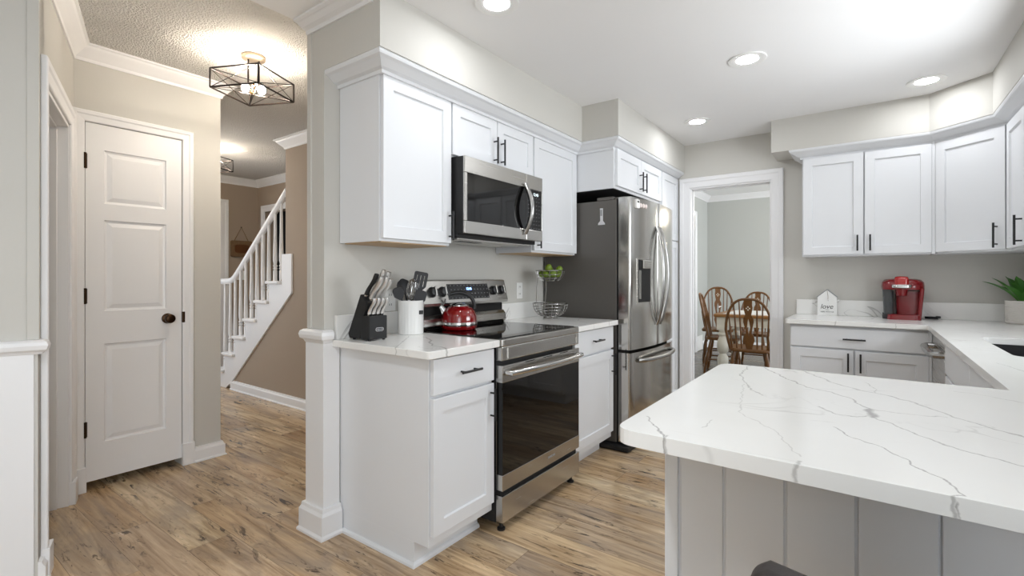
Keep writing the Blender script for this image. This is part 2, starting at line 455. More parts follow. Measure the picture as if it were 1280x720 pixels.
class MB:
    def __init__(self, Mx=None):
        self.bm = bmesh.new()
        self.M = Mx or Matrix.Identity(4)

    def v(self, p):
        return self.bm.verts.new(self.M @ Vector(p))

    def f(self, vs):
        try:
            return self.bm.faces.new(vs)
        except ValueError:
            return None

    def box(self, a, b):
        (x0, y0, z0), (x1, y1, z1) = a, b
        q = [self.v(p) for p in ((x0, y0, z0), (x1, y0, z0), (x1, y1, z0), (x0, y1, z0), (x0, y0, z1), (x1, y0, z1), (x1, y1, z1), (x0, y1, z1))]
        for i in ((0, 3, 2, 1), (4, 5, 6, 7), (0, 1, 5, 4), (1, 2, 6, 5), (2, 3, 7, 6), (3, 0, 4, 7)):
            self.f([q[k] for k in i])
        return self

    def prism(self, poly, z0, z1):
        n = len(poly)
        lo = [self.v((p[0], p[1], z0)) for p in poly]
        hi = [self.v((p[0], p[1], z1)) for p in poly]
        self.f(lo[::-1]); self.f(hi)
        for i in range(n):
            self.f([lo[i], lo[(i + 1) % n], hi[(i + 1) % n], hi[i]])
        return self

    def lathe(self, prof, c=(0, 0, 0), seg=24, cap=True):
        rings = []
        for r, z in prof:
            if r < 1e-6:
                rings.append([self.v((c[0], c[1], c[2] + z))])
            else:
                rings.append([self.v((c[0] + r * math.cos(2 * PI * k / seg), c[1] + r * math.sin(2 * PI * k / seg), c[2] + z)) for k in range(seg)])
        for a, b in zip(rings, rings[1:]):
            for k in range(seg):
                k2 = (k + 1) % seg
                if len(a) == 1 and len(b) == 1:
                    continue
                if len(a) == 1:
                    self.f([a[0], b[k2], b[k]])
                elif len(b) == 1:
                    self.f([a[k], a[k2], b[0]])
                else:
                    self.f([a[k], a[k2], b[k2], b[k]])
        if cap:
            if len(rings[0]) > 1: self.f(rings[0][::-1])
            if len(rings[-1]) > 1: self.f(rings[-1])
        return self

    def tube(self, pts, r, seg=8, closed=False, flat=1.0):
        pts = [Vector(p) for p in pts]
        n = len(pts)
        rs = r if isinstance(r, (list, tuple)) else [r] * n
        rings = []
        up = None
        for i, p in enumerate(pts):
            if closed:
                t = pts[(i + 1) % n] - pts[i - 1]
            else:
                t = pts[min(i + 1, n - 1)] - pts[max(i - 1, 0)]
            t.normalize()
            if up is None:
                up = Vector((0, 0, 1)) if abs(t.z) < 0.9 else Vector((1, 0, 0))
            s = t.cross(up)
            if s.length < 1e-5:
                s = t.cross(Vector((1, 0.3, 0)))
            s.normalize()
            up = s.cross(t).normalized()
            rings.append([self.v(p + (s * math.cos(2 * PI * k / seg) + up * (flat * math.sin(2 * PI * k / seg))) * rs[i]) for k in range(seg)])
        m = n if closed else n - 1
        for i in range(m):
            a, b = rings[i], rings[(i + 1) % n]
            for k in range(seg):
                k2 = (k + 1) % seg
                self.f([a[k], a[k2], b[k2], b[k]])
        if not closed:
            self.f(rings[0][::-1]); self.f(rings[-1])
        return self

    def sphere(self, c, r, seg=16, rings=8, sz=1.0):
        prof = []
        for i in range(rings + 1):
            a = -PI / 2 + PI * i / rings
            prof.append((max(0.0, r * math.cos(a)) if 0 < i < rings else 0.0, r * sz * math.sin(a)))
        return self.lathe(prof, c, seg, cap=False)

    def sweep(self, path, prof, closed=False):
        """profile (out, z) swept along xy points; out lies to the right of the path"""
        P = [Vector((p[0], p[1])) for p in path]
        n = len(P)
        nor = []
        segs = n if closed else n - 1
        for i in range(segs):
            d = (P[(i + 1) % n] - P[i]).normalized()
            nor.append(Vector((d.y, -d.x)))
        rings = []
        for i in range(n):
            if closed:
                a, b = nor[i - 1], nor[i]
            else:
                a, b = nor[max(i - 1, 0)], nor[min(i, segs - 1)]
            m = (a + b) / (1 + a.dot(b))
            rings.append([self.v((P[i].x + m.x * o, P[i].y + m.y * o, z)) for o, z in prof])
        k = len(prof)
        for i in range(segs):
            a, b = rings[i], rings[(i + 1) % n]
            for j in range(k):
                self.f([a[j], b[j], b[(j + 1) % k], a[(j + 1) % k]])
        if not closed:
            self.f(rings[0]); self.f(rings[-1][::-1])
        return self

    # a five-piece shaker front in the frame (u, up, out): front at out = 0
    def shaker(self, u0, u1, v0, v1, st=0.058, t=0.02, rec=0.010):
        e = 0.003
        def ring(i, w):
            return [self.v((u0 + i, v0 + i, w)), self.v((u1 - i, v0 + i, w)), self.v((u1 - i, v1 - i, w)), self.v((u0 + i, v1 - i, w))]
        R = [ring(0, -t), ring(0, -0.002), ring(0.002, 0), ring(st, 0), ring(st + e, -rec)]
        self.f(R[0][::-1])
        for a, b in zip(R, R[1:]):
            for k in range(4):
                self.f([a[k], a[(k + 1) % 4], b[(k + 1) % 4], b[k]])
        self.f(R[-1])
        return self

    def slab(self, u0, u1, v0, v1, t=0.02):
        e = 0.002
        def ring(i, w):
            return [self.v((u0 + i, v0 + i, w)), self.v((u1 - i, v0 + i, w)), self.v((u1 - i, v1 - i, w)), self.v((u0 + i, v1 - i, w))]
        R = [ring(0, -t), ring(0, -e), ring(e, 0)]
        self.f(R[0][::-1])
        for a, b in zip(R, R[1:]):
            for k in range(4):
                self.f([a[k], a[(k + 1) % 4], b[(k + 1) % 4], b[k]])
        self.f(R[-1])
        return self

    def pull(self, u, v, length=0.15, vertical=True, r=0.0055, stand=0.03):
        h = length / 2
        if vertical:
            self.tube([(u, v - h, stand), (u, v + h, stand)], r, 10)
            for s in (-1, 1):
                self.tube([(u, v + s * (h - 0.022), 0), (u, v + s * (h - 0.022), stand)], r * 0.8, 8)
        else:
            self.tube([(u - h, v, stand), (u + h, v, stand)], r, 10)
            for s in (-1, 1):
                self.tube([(u + s * (h - 0.022), v, 0), (u + s * (h - 0.022), v, stand)], r * 0.8, 8)
        return self

    def build(self, name, material, parent=None, smooth=False, bevel=0.0, seg=2, subsurf=0):
        bm = self.bm
        bmesh.ops.recalc_face_normals(bm, faces=bm.faces[:])
        me = bpy.data.meshes.new(name)
        off = OFF[parent.name] if parent is not None else Vector((0, 0, 0))
        if off.length > 0:
            bmesh.ops.translate(bm, verts=bm.verts[:], vec=-off)
        bm.to_mesh(me)
        bm.free()
        me.materials.append(M[material] if isinstance(material, str) else material)
        if smooth:
            for p in me.polygons: p.use_smooth = True
            if hasattr(me, 'set_sharp_from_angle'):
                me.set_sharp_from_angle(angle=math.radians(38))
        o = bpy.data.objects.new(name, me)
        link(o)
        if parent is not None:
            o.parent = parent
            OFF[o.name] = off
        else:
            OFF[o.name] = Vector((0, 0, 0))
        if bevel > 0:
            md = o.modifiers.new('bevel', 'BEVEL')
            md.width = bevel; md.segments = seg; md.limit_method = 'ANGLE'; md.angle_limit = math.radians(40)
        if subsurf:
            md = o.modifiers.new('subsurf', 'SUBSURF')
            md.levels = subsurf; md.render_levels = subsurf
        return o


def frame(origin, u, n=None):
    """matrix whose axes are (u, up, outward)"""
    u = Vector((u[0], u[1], 0)).normalized()
    z = Vector((0, 0, 1))
    n = u.cross(z)
    m = Matrix.Identity(4)
    for i, a in enumerate((u, z, n)):
        m[0][i], m[1][i], m[2][i] = a.x, a.y, a.z
    m[0][3], m[1][3], m[2][3] = origin
    return m


def struct(name, mb, material, label, cat, bevel=0.0, smooth=False):
    o = mb.build(name, material, None, bevel=bevel, smooth=smooth)
    return tag(o, label, cat, None, 'structure')


def copy_tree(o, parent=None):
    c = o.copy()
    COL.objects.link(c)
    if parent is not None:
        c.parent = parent
    for ch in list(o.children):
        copy_tree(ch, c)
    return c


def text_mesh(name, body, size, material, parent, Mx, extrude=0.0006, align='CENTER'):
    cu = bpy.data.curves.new(name + '_curve', 'FONT')
    cu.body = body
    cu.size = size
    cu.extrude = extrude
    cu.align_x = align
    cu.align_y = 'CENTER'
    tmp = bpy.data.objects.new('tmp', cu)
    COL.objects.link(tmp)
    dg = bpy.context.evaluated_depsgraph_get()
    me = bpy.data.meshes.new_from_object(tmp.evaluated_get(dg))
    bpy.data.objects.remove(tmp)
    me.transform(Mx)
    me.transform(Matrix.Translation(-OFF[parent.name]))
    me.materials.clear()
    me.materials.append(M[material])
    o = bpy.data.objects.new(name, me)
    COL.objects.link(o)
    o.parent = parent
    OFF[o.name] = OFF[parent.name]
    return o


def rrect(cx, cy, w, h, r, n=6):
    pts = []
    for sx, sy, a0 in ((1, 1, 0), (-1, 1, 90), (-1, -1, 180), (1, -1, 270)):
        for k in range(n + 1):
            a = math.radians(a0 + 90 * k / n)
            pts.append((cx + sx * (w / 2 - r) + r * math.cos(a), cy + sy * (h / 2 - r) + r * math.sin(a)))
    return pts


def round_poly(pts, rads, n=6):
    out = []
    m = len(pts)
    for i in range(m):
        p = Vector(pts[i]); r = rads[i] if isinstance(rads, (list, tuple)) else rads
        if r <= 0:
            out.append(tuple(p)); continue
        a = (Vector(pts[i - 1]) - p).normalized(); b = (Vector(pts[(i + 1) % m]) - p).normalized()
        ang = a.angle(b)
        d = r / math.tan(ang / 2)
        s, e = p + a * d, p + b * d
        for k in range(n + 1):
            t = k / n
            q = s * (1 - t) ** 2 + p * (2 * t * (1 - t)) + e * t ** 2
            out.append((q.x, q.y))
    return out


# ------------------------------------------------------------------ dimensions
ZC = 2.44            # kitchen ceiling
ZH = 2.53            # hall ceiling
WX = -2.06           # kitchen face of the wall behind the range
WH = -2.19           # hall face of that wall
YE = 1.325           # end of that wall beside the hall opening
YB = 4.61            # back wall
XR = 0.96            # right wall
ZT = 0.92            # countertops
ZS = 2.19            # underside of the bulkheads above the cabinets
PXW = -3.59          # pantry wall face
P0 = Vector((-3.59, 0.752)); AD = Vector((0.952, -0.304)).normalized()   # angled wall runs from P0 along AD
QT = 1.005
BD = Vector((-AD.y, AD.x))                                                # away from the camera, square to it
Q0 = P0 + AD * QT

# ------------------------------------------------------------------ the setting
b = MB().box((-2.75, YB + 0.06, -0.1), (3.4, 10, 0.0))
struct('floor_dining', b, 'floor_dark', 'wood floor of the dining room, a darker copy of the planks', 'floor')
b = MB().prism([(-9.5, -2.3), (1.15, -2.3), (1.15, YB + 0.06), (-9.5, YB + 0.06)], -0.1, 0.0)
struct('floor', b, 'floor', 'distressed brown wood plank floor running through kitchen, hall and dining room', 'floor')
b = MB().box((WH - 0.012, -2.42, ZC), (1.15, YB + 0.06, ZC + 0.18))
struct('ceiling', b, 'ceil', 'smooth white kitchen ceiling with recessed lamps', 'ceiling')
b = MB().box((-9.5, -2.5, ZH), (WH - 0.012, 4.3, ZH + 0.09))
struct('ceiling_hall', b, 'popcorn', 'rough textured ceiling of the hall', 'ceiling')
b = MB().box((-3.4, YB + 0.06, 2.62), (3.4, 10, 2.72))
struct('ceiling_dining', b, 'ceil', 'white dining room ceiling seen through the doorway', 'ceiling')

b = MB().box((WH, YE, 0), (WX, YB, ZC))
struct('wall_left', b, 'wall', 'grey kitchen wall behind the range', 'wall')
b = MB()
b.box((WX, YB, 0), (-1.338, YB + 0.12, 2.62)); b.box((-0.652, YB, 0), (XR + 0.12, YB + 0.12, 2.62)); b.box((-1.338, YB, 2.045), (-0.652, YB + 0.12, 2.62))
struct('wall_back', b, 'wall', 'grey kitchen back wall with the doorway to the dining room', 'wall')
b = MB()
W0, W1 = 2.08, 3.32
b.box((XR, -0.30, 0), (XR + 0.12, W0, ZC)); b.box((XR, W1, 0), (XR + 0.12, YB, ZC)); b.box((XR, W0, 0), (XR + 0.12, W1, 1.08)); b.box((XR, W0, 2.1), (XR + 0.12, W1, ZC))
struct('wall_right', b, 'wall', 'grey kitchen wall behind the sink', 'wall')
b = MB().box((-9.5, -2.42, 0), (1.15, -2.3, ZH + 0.09))  # added out of view to keep world light off the near faces
struct('wall_front', b, 'wall', 'unseen grey wall added behind the camera to block light', 'wall')
# unseen window over the sink, added and widened to let light in
w = MB()
for a, c in (((W0, 1.08), (W1, 1.13)), ((W0, 2.05), (W1, 2.1)), ((W0, 1.13), (W0 + 0.05, 2.05)), ((W1 - 0.05, 1.13), (W1, 2.05)), ((2.68, 1.13), (2.72, 2.05))):
    w.box((XR + 0.03, a[0], a[1]), (XR + 0.08, c[0], c[1]))
struct('window_1', w, 'trim', 'white framed window added unseen over the sink', 'window', 0.003)

# bulkheads above the cabinets
b = MB().prism([(WX, YE), (-1.655, YE), (-1.655, 3.115), (-1.378, 3.115), (-1.378, YB), (WX, YB)], ZS, ZC)
struct('wall_bulkhead_left', b, 'wall', 'grey bulkhead above the cabinets over range and refrigerator', 'wall')
SR = [(-0.612, 4.27), (0.330, 4.27), (0.600, 4.03), (0.600, 1.4), (XR, 1.4), (XR, YB), (-0.612, YB)]
b = MB().prism(SR, ZS, ZC)
struct('wall_bulkhead_right', b, 'wall', 'pale grey bulkhead above the corner cabinets', 'wall')

# crown mouldings
CAB_CROWN = [(0.0, 2.122), (0.010, 2.122), (0.012, 2.136), (0.030, 2.142), (0.060, 2.166), (0.074, 2.172), (0.0795, 2.182), (0.0795, ZS), (0.0, ZS)]
b = MB().sweep([(WX, 1.407), (-1.742, 1.407), (-1.742, 3.205), (-1.462, 3.205), (-1.462, YB - 0.005)], CAB_CROWN)
struct('trim_1', b, 'cab', 'white crown moulding along the top of the cabinets over the range', 'trim')
b = MB().sweep([(-0.412, 4.60), (-0.412, 4.352), (0.364, 4.352), (0.682, 4.070), (0.682, 3.30)][0:5], [(-o, z) if False else (o, z) for o, z in CAB_CROWN])
struct('trim_2', b, 'cab', 'white crown moulding along the top of the corner cabinets', 'trim')


def room_crown(z, h=0.085, p=0.085):
    return [(0, z - h), (0.008, z - h), (0.012, z - h + 0.016), (p * 0.45, z - h * 0.55), (p * 0.75, z - h * 0.28), (p * 0.85, z - 0.014), (p, z - 0.010), (p, z), (0, z)]


b = MB().sweep([(WH - 0.005, YE), (-1.70, YE)], room_crown(ZC, 0.052, 0.075))
struct('trim_3', b, 'trim', 'white crown moulding on the wall end above the hall opening', 'trim')
b = MB().sweep([tuple(Q0 - AD * 0.0), tuple(P0), (PXW, 1.52), (PXW - 0.6, 1.52)][::1], room_crown(ZH, 0.088, 0.075))
struct('trim_4', b, 'trim', 'white crown moulding above the closet door', 'trim')

# wainscot, rail and base round the wall end beside the range
b = MB().sweep([(WH, 2.40), (WH, YE), (WX, YE), (WX, 1.402)][::1], [(0, 0), (0.010, 0), (0.010, 0.925), (0, 0.925)])
struct('trim_5', b, 'trim', 'white wainscot board on the wall end beside the base cabinet', 'trim', 0.002)
b = MB().sweep([(WH, 1.55), (WH, YE), (WX, YE), (WX, 1.36)], [(0, 0.905), (0.012, 0.905), (0.018, 0.918), (0.030, 0.926), (0.034, 0.944), (0.030, 0.960), (0.018, 0.968), (0, 0.970)])
struct('trim_6', b, 'trim', 'white chair rail round the wall end beside the knife block', 'trim', 0.002)
BASE = [(0, 0), (0.030, 0), (0.030, 0.010), (0.022, 0.020), (0.022, 0.105), (0.014, 0.120), (0.012, 0.135), (0.0, 0.138)]
b = MB().sweep([(WH - 0.0, 1.60), (WH, YE), (WX, YE), (WX, 1.402)], [(0.010 + o if o else 0.0, z) for o, z in BASE])
struct('baseboard_left', b, 'trim', 'white baseboard round the wall end beside the base cabinet', 'baseboard')
b = MB().box((WH - 0.006, YE - 0.006, 0.97), (WH + 0.030, YE + 0.01, ZC - 0.05))
struct('trim_7', b, 'wall', 'pale corner bead up the edge of the wall end', 'trim', 0.004)

# pantry closet wall
b = MB()
DY0, DY1, DZ = 0.800, 1.288, 2.105
b.box((PXW - 0.12, P0.y - 0.02, 0), (PXW, DY0, ZH)); b.box((PXW - 0.12, DY1, 0), (PXW, 1.52, ZH)); b.box((PXW - 0.12, DY0, DZ), (PXW, DY1, ZH))
b.box((PXW - 1.6, 1.40, 0), (PXW - 0.12, 1.52, ZH))
struct('wall_closet', b, 'wall', 'grey beige wall round the white closet door', 'wall')
b = MB().box((PXW - 0.72, 0.74, 0.002), (PXW - 0.70, 1.40, ZH - 0.02))
struct('wall_closet_back', b, 'closet', 'dark back of the closet', 'wall')


def casing(mb, u0, u1, z1, wd=0.075, z0=0.0, plinth=0.0):
    """mitred door casing in a (u, up, out) frame round an opening u0..u1 x 0..z1"""
    prof = [(0, 0), (0, 0.010), (0.006, 0.013), (wd * 0.55, 0.015), (wd * 0.66, 0.021), (wd - 0.006, 0.022), (wd, 0.018), (wd, 0)]
    mb.sweep([(u1, z0), (u1, z1), (u0, z1), (u0, z0)], prof)
    if plinth:
        mb.box((u0 - wd - 0.004, z0, 0.0), (u0 + 0.004, plinth, 0.028))
        mb.box((u1 - 0.004, z0, 0.0), (u1 + wd + 0.004, plinth, 0.028))
    return mb


b = casing(MB(frame((PXW, 0, 0), (0, 1))), DY0, DY1, DZ, 0.062, plinth=0.14)
struct('trim_8', b, 'trim', 'white casing round the closet door', 'trim', 0.0025)
HBASE = [(o, z * 0.70) for o, z in BASE]
b = MB().sweep([(PXW - 0.6, 1.52), (PXW, 1.52), (PXW, DY1 + 0.066)][::-1], HBASE)
struct('baseboard_closet', b, 'trim', 'white baseboard on the wall end right of the closet door', 'baseboard')

# closet door: six hinged panels in white paint
dr = thing('door_1', 'white closet door with three recessed panels and a dark bronze knob', 'door', (PXW, DY0, 0.05))
dr['kind'] = 'structure'
b = MB(frame((PXW + 0.002, 0, 0), (0, 1)))
du0, du1, dz0, dz1 = DY0 + 0.004, DY1 - 0.004, 0.05, DZ - 0.004
px0, px1 = du0 + 0.085, du1 - 0.085
panels = [(1.645, 1.955), (1.02, 1.55), (0.26, 0.83)]
pz = [dz0] + [z for p in sorted(panels) for z in p] + [dz1]
t = 0.035


def rect_face(mb, u0, u1, v0, v1, w):
    mb.f([mb.v((u0, v0, w)), mb.v((u1, v0, w)), mb.v((u1, v1, w)), mb.v((u0, v1, w))])


rect_face(b, du0, px0, dz0, dz1, 0); rect_face(b, px1, du1, dz0, dz1, 0)
for k in range(0, len(pz), 2):
    rect_face(b, px0, px1, pz[k], pz[k + 1], 0)
for z0, z1 in panels:
    rr = []
    for i, w in ((0, 0), (0.004, -0.009), (0.014, -0.012), (0.038, -0.003)):
        rr.append([b.v((px0 + i, z0 + i, w)), b.v((px1 - i, z0 + i, w)), b.v((px1 - i, z1 - i, w)), b.v((px0 + i, z1 - i, w))])
    for a, c in zip(rr, rr[1:]):
        for k in range(4):
            b.f([a[k], a[(k + 1) % 4], c[(k + 1) % 4], c[k]])
    b.f(rr[-1])
rect_face(b, du0, du1, dz0, dz1, -t)
for (ua, ub, va, vb) in ((du0, du0, dz0, dz1), (du1, du1, dz0, dz1)):
    b.f([b.v((ua, va, 0)), b.v((ua, vb, 0)), b.v((ua, vb, -t)), b.v((ua, va, -t))])
for va in (dz0, dz1):
    b.f([b.v((du0, va, 0)), b.v((du1, va, 0)), b.v((du1, va, -t)), b.v((du0, va, -t))])
b.build('door_leaf', 'trim', dr)
for z in (1.88, 1.11, 0.35):
    h = MB(frame((PXW + 0.002, 0, 0), (0, 1)))
    h.tube([(du0 - 0.003, z - 0.045, 0.008), (du0 - 0.003, z + 0.045, 0.008)], 0.007, 8)
    h.box((du0 - 0.012, z - 0.042, 0.0), (du0 + 0.008, z + 0.042, 0.003))
    h.build('hinge', 'bronze', dr)
Mk = Matrix.Translation((PXW + 0.002, 1.205, 0.957)) @ Matrix.Rotation(PI / 2, 4, 'Y')
k = MB(Mk).lathe([(0.032, 0), (0.032, 0.006), (0.026, 0.010), (0.012, 0.013), (0.011, 0.026), (0.022, 0.032), (0.029, 0.042), (0.028, 0.052), (0.018, 0.060), (0, 0.062)], seg=24)
k.build('door_knob', 'bronze', dr, smooth=True)
k = MB(frame((PXW, 0, 0), (0, 1))).box((DY1 - 0.003, 0.925, -0.004), (DY1 + 0.012, 0.995, 0.017))
k.build('strike_plate', 'bronze', dr, bevel=0.003)

# angled wall left of the closet with a cased doorway, and the wall end nearest the camera
FA = frame((P0.x, P0.y, 0), (-AD.x, -AD.y))     # u runs away from the camera, outward towards the hall: flipped below
FA = frame((Q0.x, Q0.y, 0), (-AD.x, -AD.y))
LA = QT                                       # u from Q0 (near) to P0 (far)
AO0, AO1, AOZ = 0.135, QT - 0.155, 2.03                 # doorway in the angled wall, u from Q0
b = MB(FA)
b.box((0.01, 0, -0.12), (AO0, ZH, 0)); b.box((AO1, 0, -0.12), (LA + 0.06, ZH, 0)); b.box((AO0, AOZ, -0.12), (AO1, ZH, 0))
struct('wall_angled', b, 'wall', 'beige wall with a cased doorway left of the closet', 'wall')
b = MB(FA)
b.box((AO0, 0, -0.125), (AO0 + 0.018, AOZ, 0.0)); b.box((AO1 - 0.018, 0, -0.125), (AO1, AOZ, 0.0)); b.box((AO0, AOZ - 0.018, -0.125), (AO1, AOZ, 0.0))
b.box((AO1 - 0.03, 0, -0.085), (AO1 - 0.018, AOZ - 0.018, -0.045)); b.box((AO0 + 0.018, AOZ - 0.03, -0.085), (AO1 - 0.018, AOZ - 0.018, -0.045))
struct('trim_9', b, 'trim', 'white jamb of the doorway in the angled wall', 'trim', 0.002)
b = casing(MB(FA), AO0 + 0.005, AO1 - 0.005, AOZ, 0.085, plinth=0.12)
struct('trim_10', b, 'trim', 'white casing round the doorway in the angled wall', 'trim', 0.0025)
b = MB(FA).box((-0.5, 0, -1.7), (3.0, ZH, -1.6))
struct('wall_beyond', b, 'wall', 'wall of the room beyond the angled doorway', 'wall')
# near wall end
n1 = Q0 - BD * 1.8
n0 = n1 - AD * 0.13
b = MB().prism([tuple(Q0), tuple(n1), tuple(n0 - AD * 0.0), tuple(Q0 - AD * 0.13)], 0, ZH)
struct('wall_near', b, 'wall', 'grey wall end nearest the camera at the left edge', 'wall')
nn = Q0
b = MB().sweep([tuple(Q0 - AD * 0.06), tuple(Q0), tuple(n1)][::-1] if False else [tuple(n1), tuple(Q0 - BD * 0.010)], [(0, 0), (0.010, 0), (0.010, 0.93), (0, 0.93)])
struct('trim_11', b, 'trim', 'white wainscot board on the wall end nearest the camera', 'trim', 0.002)
b = MB().sweep([tuple(n1), tuple(Q0), tuple(Q0 - AD * 0.03)], [(0, 0.915), (0.012, 0.915), (0.018, 0.925), (0.030, 0.933), (0.034, 0.950), (0.030, 0.963), (0.018, 0.970), (0, 0.972)])
struct('trim_12', b, 'trim', 'white chair rail on the wall end nearest the camera', 'trim', 0.002)
b = MB().sweep([tuple(Q0 - BD * 0.032), tuple(Q0), tuple(Q0 - AD * 0.02)], [(0, 0.972), (0.004, 0.972), (0.004, ZH), (0, ZH)])
struct('trim_13', b, 'wall', 'pale corner board up the wall end nearest the camera', 'trim', 0.003)
b = MB().sweep([tuple(Q0), tuple(Q0 - AD * (AO0 - 0.07))], HBASE)
struct('baseboard_angled', b, 'trim', 'short white baseboard beside the angled doorway', 'baseboard')

# foyer: stair wall, far walls
b = MB(frame((0, 2.49, 0), (1, 0)))
b.prism([(-5.64, 0), (WH, 0), (WH, ZH), (-4.508, ZH), (-4.508, 1.28), (-5.64, 0.10)], -0.04, 0.0)
b.prism([(-4.508, 1.30), (WH, 1.30), (WH, ZH), (-4.508, ZH)], -0.10, -0.04)
struct('wall_stair', b, 'shaded', 'taupe wall under and beside the stairs', 'wall')
b = MB().sweep([(-5.60, 2.49), (WH, 2.49)], HBASE)
struct('baseboard_stair', b, 'trim', 'white baseboard along the taupe stair wall', 'baseboard')
b = MB().sweep([(-4.508, 2.60), (-4.508, 2.49), (WH, 2.49)], room_crown(ZH, 0.088, 0.08))
struct('trim_14', b, 'trim', 'white crown moulding on the taupe stair wall', 'trim')
b = MB()
b.box((-6.87, 0.2, 0), (-6.75, 3.45, ZH))
struct('wall_foyer', b, 'shaded', 'taupe end wall of the foyer with the hanging sign', 'wall')
b = MB(frame((0, 3.34, 0), (1, 0)))
b.box((-6.75, 0, -0.12), (-6.56, ZH, 0)); b.box((-5.75, 0, -0.12), (-2.2, ZH, 0)); b.box((-6.56, 2.10, -0.12), (-5.75, ZH, 0))
struct('wall_foyer_back', b, 'shaded', 'taupe foyer wall behind the stairs with a dark doorway', 'wall')
b = MB().sweep([(-6.75, 0.3), (-6.75, 3.34), (-2.3, 3.34)], room_crown(ZH, 0.088, 0.08))
struct('trim_15', b, 'trim', 'white crown moulding round the foyer', 'trim')
b = casing(MB(frame((0, 3.34, 0), (1, 0))), -6.56, -5.75, 2.10, 0.085)
struct('trim_16', b, 'trim', 'white casing round the dark doorway behind the stairs', 'trim', 0.003)
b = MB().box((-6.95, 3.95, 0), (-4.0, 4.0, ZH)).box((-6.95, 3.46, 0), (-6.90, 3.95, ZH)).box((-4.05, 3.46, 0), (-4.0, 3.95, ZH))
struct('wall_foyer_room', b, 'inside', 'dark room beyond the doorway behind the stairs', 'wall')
b = casing(MB(frame((-6.75, 0, 0), (0, 1))), 1.92, 2.85, 2.13, 0.10)
struct('trim_17', b, 'trim', 'white casing round the front door', 'trim', 0.003)
b = MB(frame((-6.75, 0, 0), (0, 1))).box((1.92, 0.01, -0.02), (2.85, 2.13, 0.004))
struct('door_2', b, 'trim', 'white front door at the foyer end', 'door')
b = MB().sweep([(-6.75, 2.95), (-6.75, 3.34), (-6.65, 3.34)], HBASE)
struct('baseboard_foyer', b, 'trim', 'white baseboard under the hanging sign', 'baseboard')

# dining room
b = MB()
b.box((-2.39, YB + 0.12, 0), (-2.27, 7.45, 2.62)); b.box((-2.39, 8.13, 0), (-2.27, 9.02, 2.62)); b.box((-2.39, 7.45, 2.22), (-2.27, 8.13, 2.62))
b.box((-2.75, 7.2, 0), (-2.70, 8.6, 2.62))
struct('wall_dining_left', b, 'greywall', 'pale grey left wall of the dining room', 'wall')
b = MB().box((-2.39, 8.90, 0), (3.4, 9.02, 2.62))
struct('wall_dining_back', b, 'greywall', 'grey far wall of the dining room', 'wall')
b = MB().sweep([(-2.27, YB + 0.13), (-2.27, 8.90), (3.3, 8.90)], room_crown(2.62, 0.09, 0.085))
struct('trim_18', b, 'trim', 'white crown moulding round the dining room', 'trim')
b = casing(MB(frame((-2.27, 0, 0), (0, 1))), 7.45, 8.13, 2.22, 0.072)
struct('trim_19', b, 'trim', 'white casing of the side doorway in the dining room', 'trim', 0.003)
b = MB().sweep([(-2.27, 8.56), (-2.27, 8.90), (3.3, 8.90)], BASE)
struct('baseboard_dining', b, 'trim', 'white baseboard round the dining room', 'baseboard')
# doorway kitchen to dining
b = MB(frame((0, YB, 0), (1, 0)))
b.box((-1.338, 0, -0.12), (-1.322, 2.045, 0)); b.box((-0.668, 0, -0.12), (-0.652, 2.045, 0)); b.box((-1.322, 2.027, -0.12), (-0.668, 2.045, 0))
b.box((-1.322, 0, -0.08), (-1.312, 2.027, -0.05)); b.box((-0.678, 0, -0.08), (-0.668, 2.027, -0.05)); b.box((-1.322, 2.017, -0.08), (-0.668, 2.027, -0.05))
struct('trim_20', b, 'trim', 'white jamb of the dining room doorway', 'trim', 0.002)
b = casing(MB(frame((0, YB, 0), (1, 0))), -1.330, -0.660, 2.038, 0.092)
struct('trim_21', b, 'trim', 'white casing round the dining room doorway', 'trim', 0.0025)

# ------------------------------------------------------------------ peninsula base
PY = 1.105          # front panel of the peninsula
pen = thing('peninsula_cabinet', 'white peninsula base with wide vertical boards under the large veined countertop', 'cabinet', (-0.37, PY, 0))
b = MB()
b.box((-0.372, PY + 0.02, 0.10), (0.93, 1.74, 0.878))
b.box((-0.372, PY + 0.02, 0.0), (0.93, 1.67, 0.10))
b.build('body', 'cab', pen, bevel=0.002)
b = MB(frame((0, PY, 0), (1, 0)))
xs = [-0.342, -0.248, -0.133, -0.017, 0.100, 0.216, 0.332, 0.448, 0.564, 0.680, 0.796, 0.912]
b.box((-0.374, 0, -0.02), (-0.345, 0.878, 0.004))
for a, c in zip(xs, xs[1:]):
    b.box((a + 0.0028, 0, -0.02), (c - 0.0028, 0.878, 0))
b.build('front_panel', 'cab', pen, bevel=0.0015)
b = MB(frame((0, PY, 0), (1, 0))).box((-0.37, 0, -0.022), (0.92, 0.878, -0.006))
b.build('backing_board', 'cab', pen)
FP = frame((0.25, 1.76, 0), (-1, 0))
for u0, u1 in ((0.02, 0.30), (0.305, 0.60)):
    b = MB(FP).shaker(u0, u1, 0.12, 0.70)
    d = b.build('door', 'cab', pen)
    MB(FP).pull(u1 - 0.03 if u0 < 0.1 else u0 + 0.03, 0.6, 0.15).build('handle', 'black', d, smooth=True)
    b = MB(FP).slab(u0, u1, 0.71, 0.865)
    d = b.build('drawer', 'cab', pen)
    MB(FP).pull((u0 + u1) / 2, 0.79, 0.15, False).build('handle', 'black', d, smooth=True)

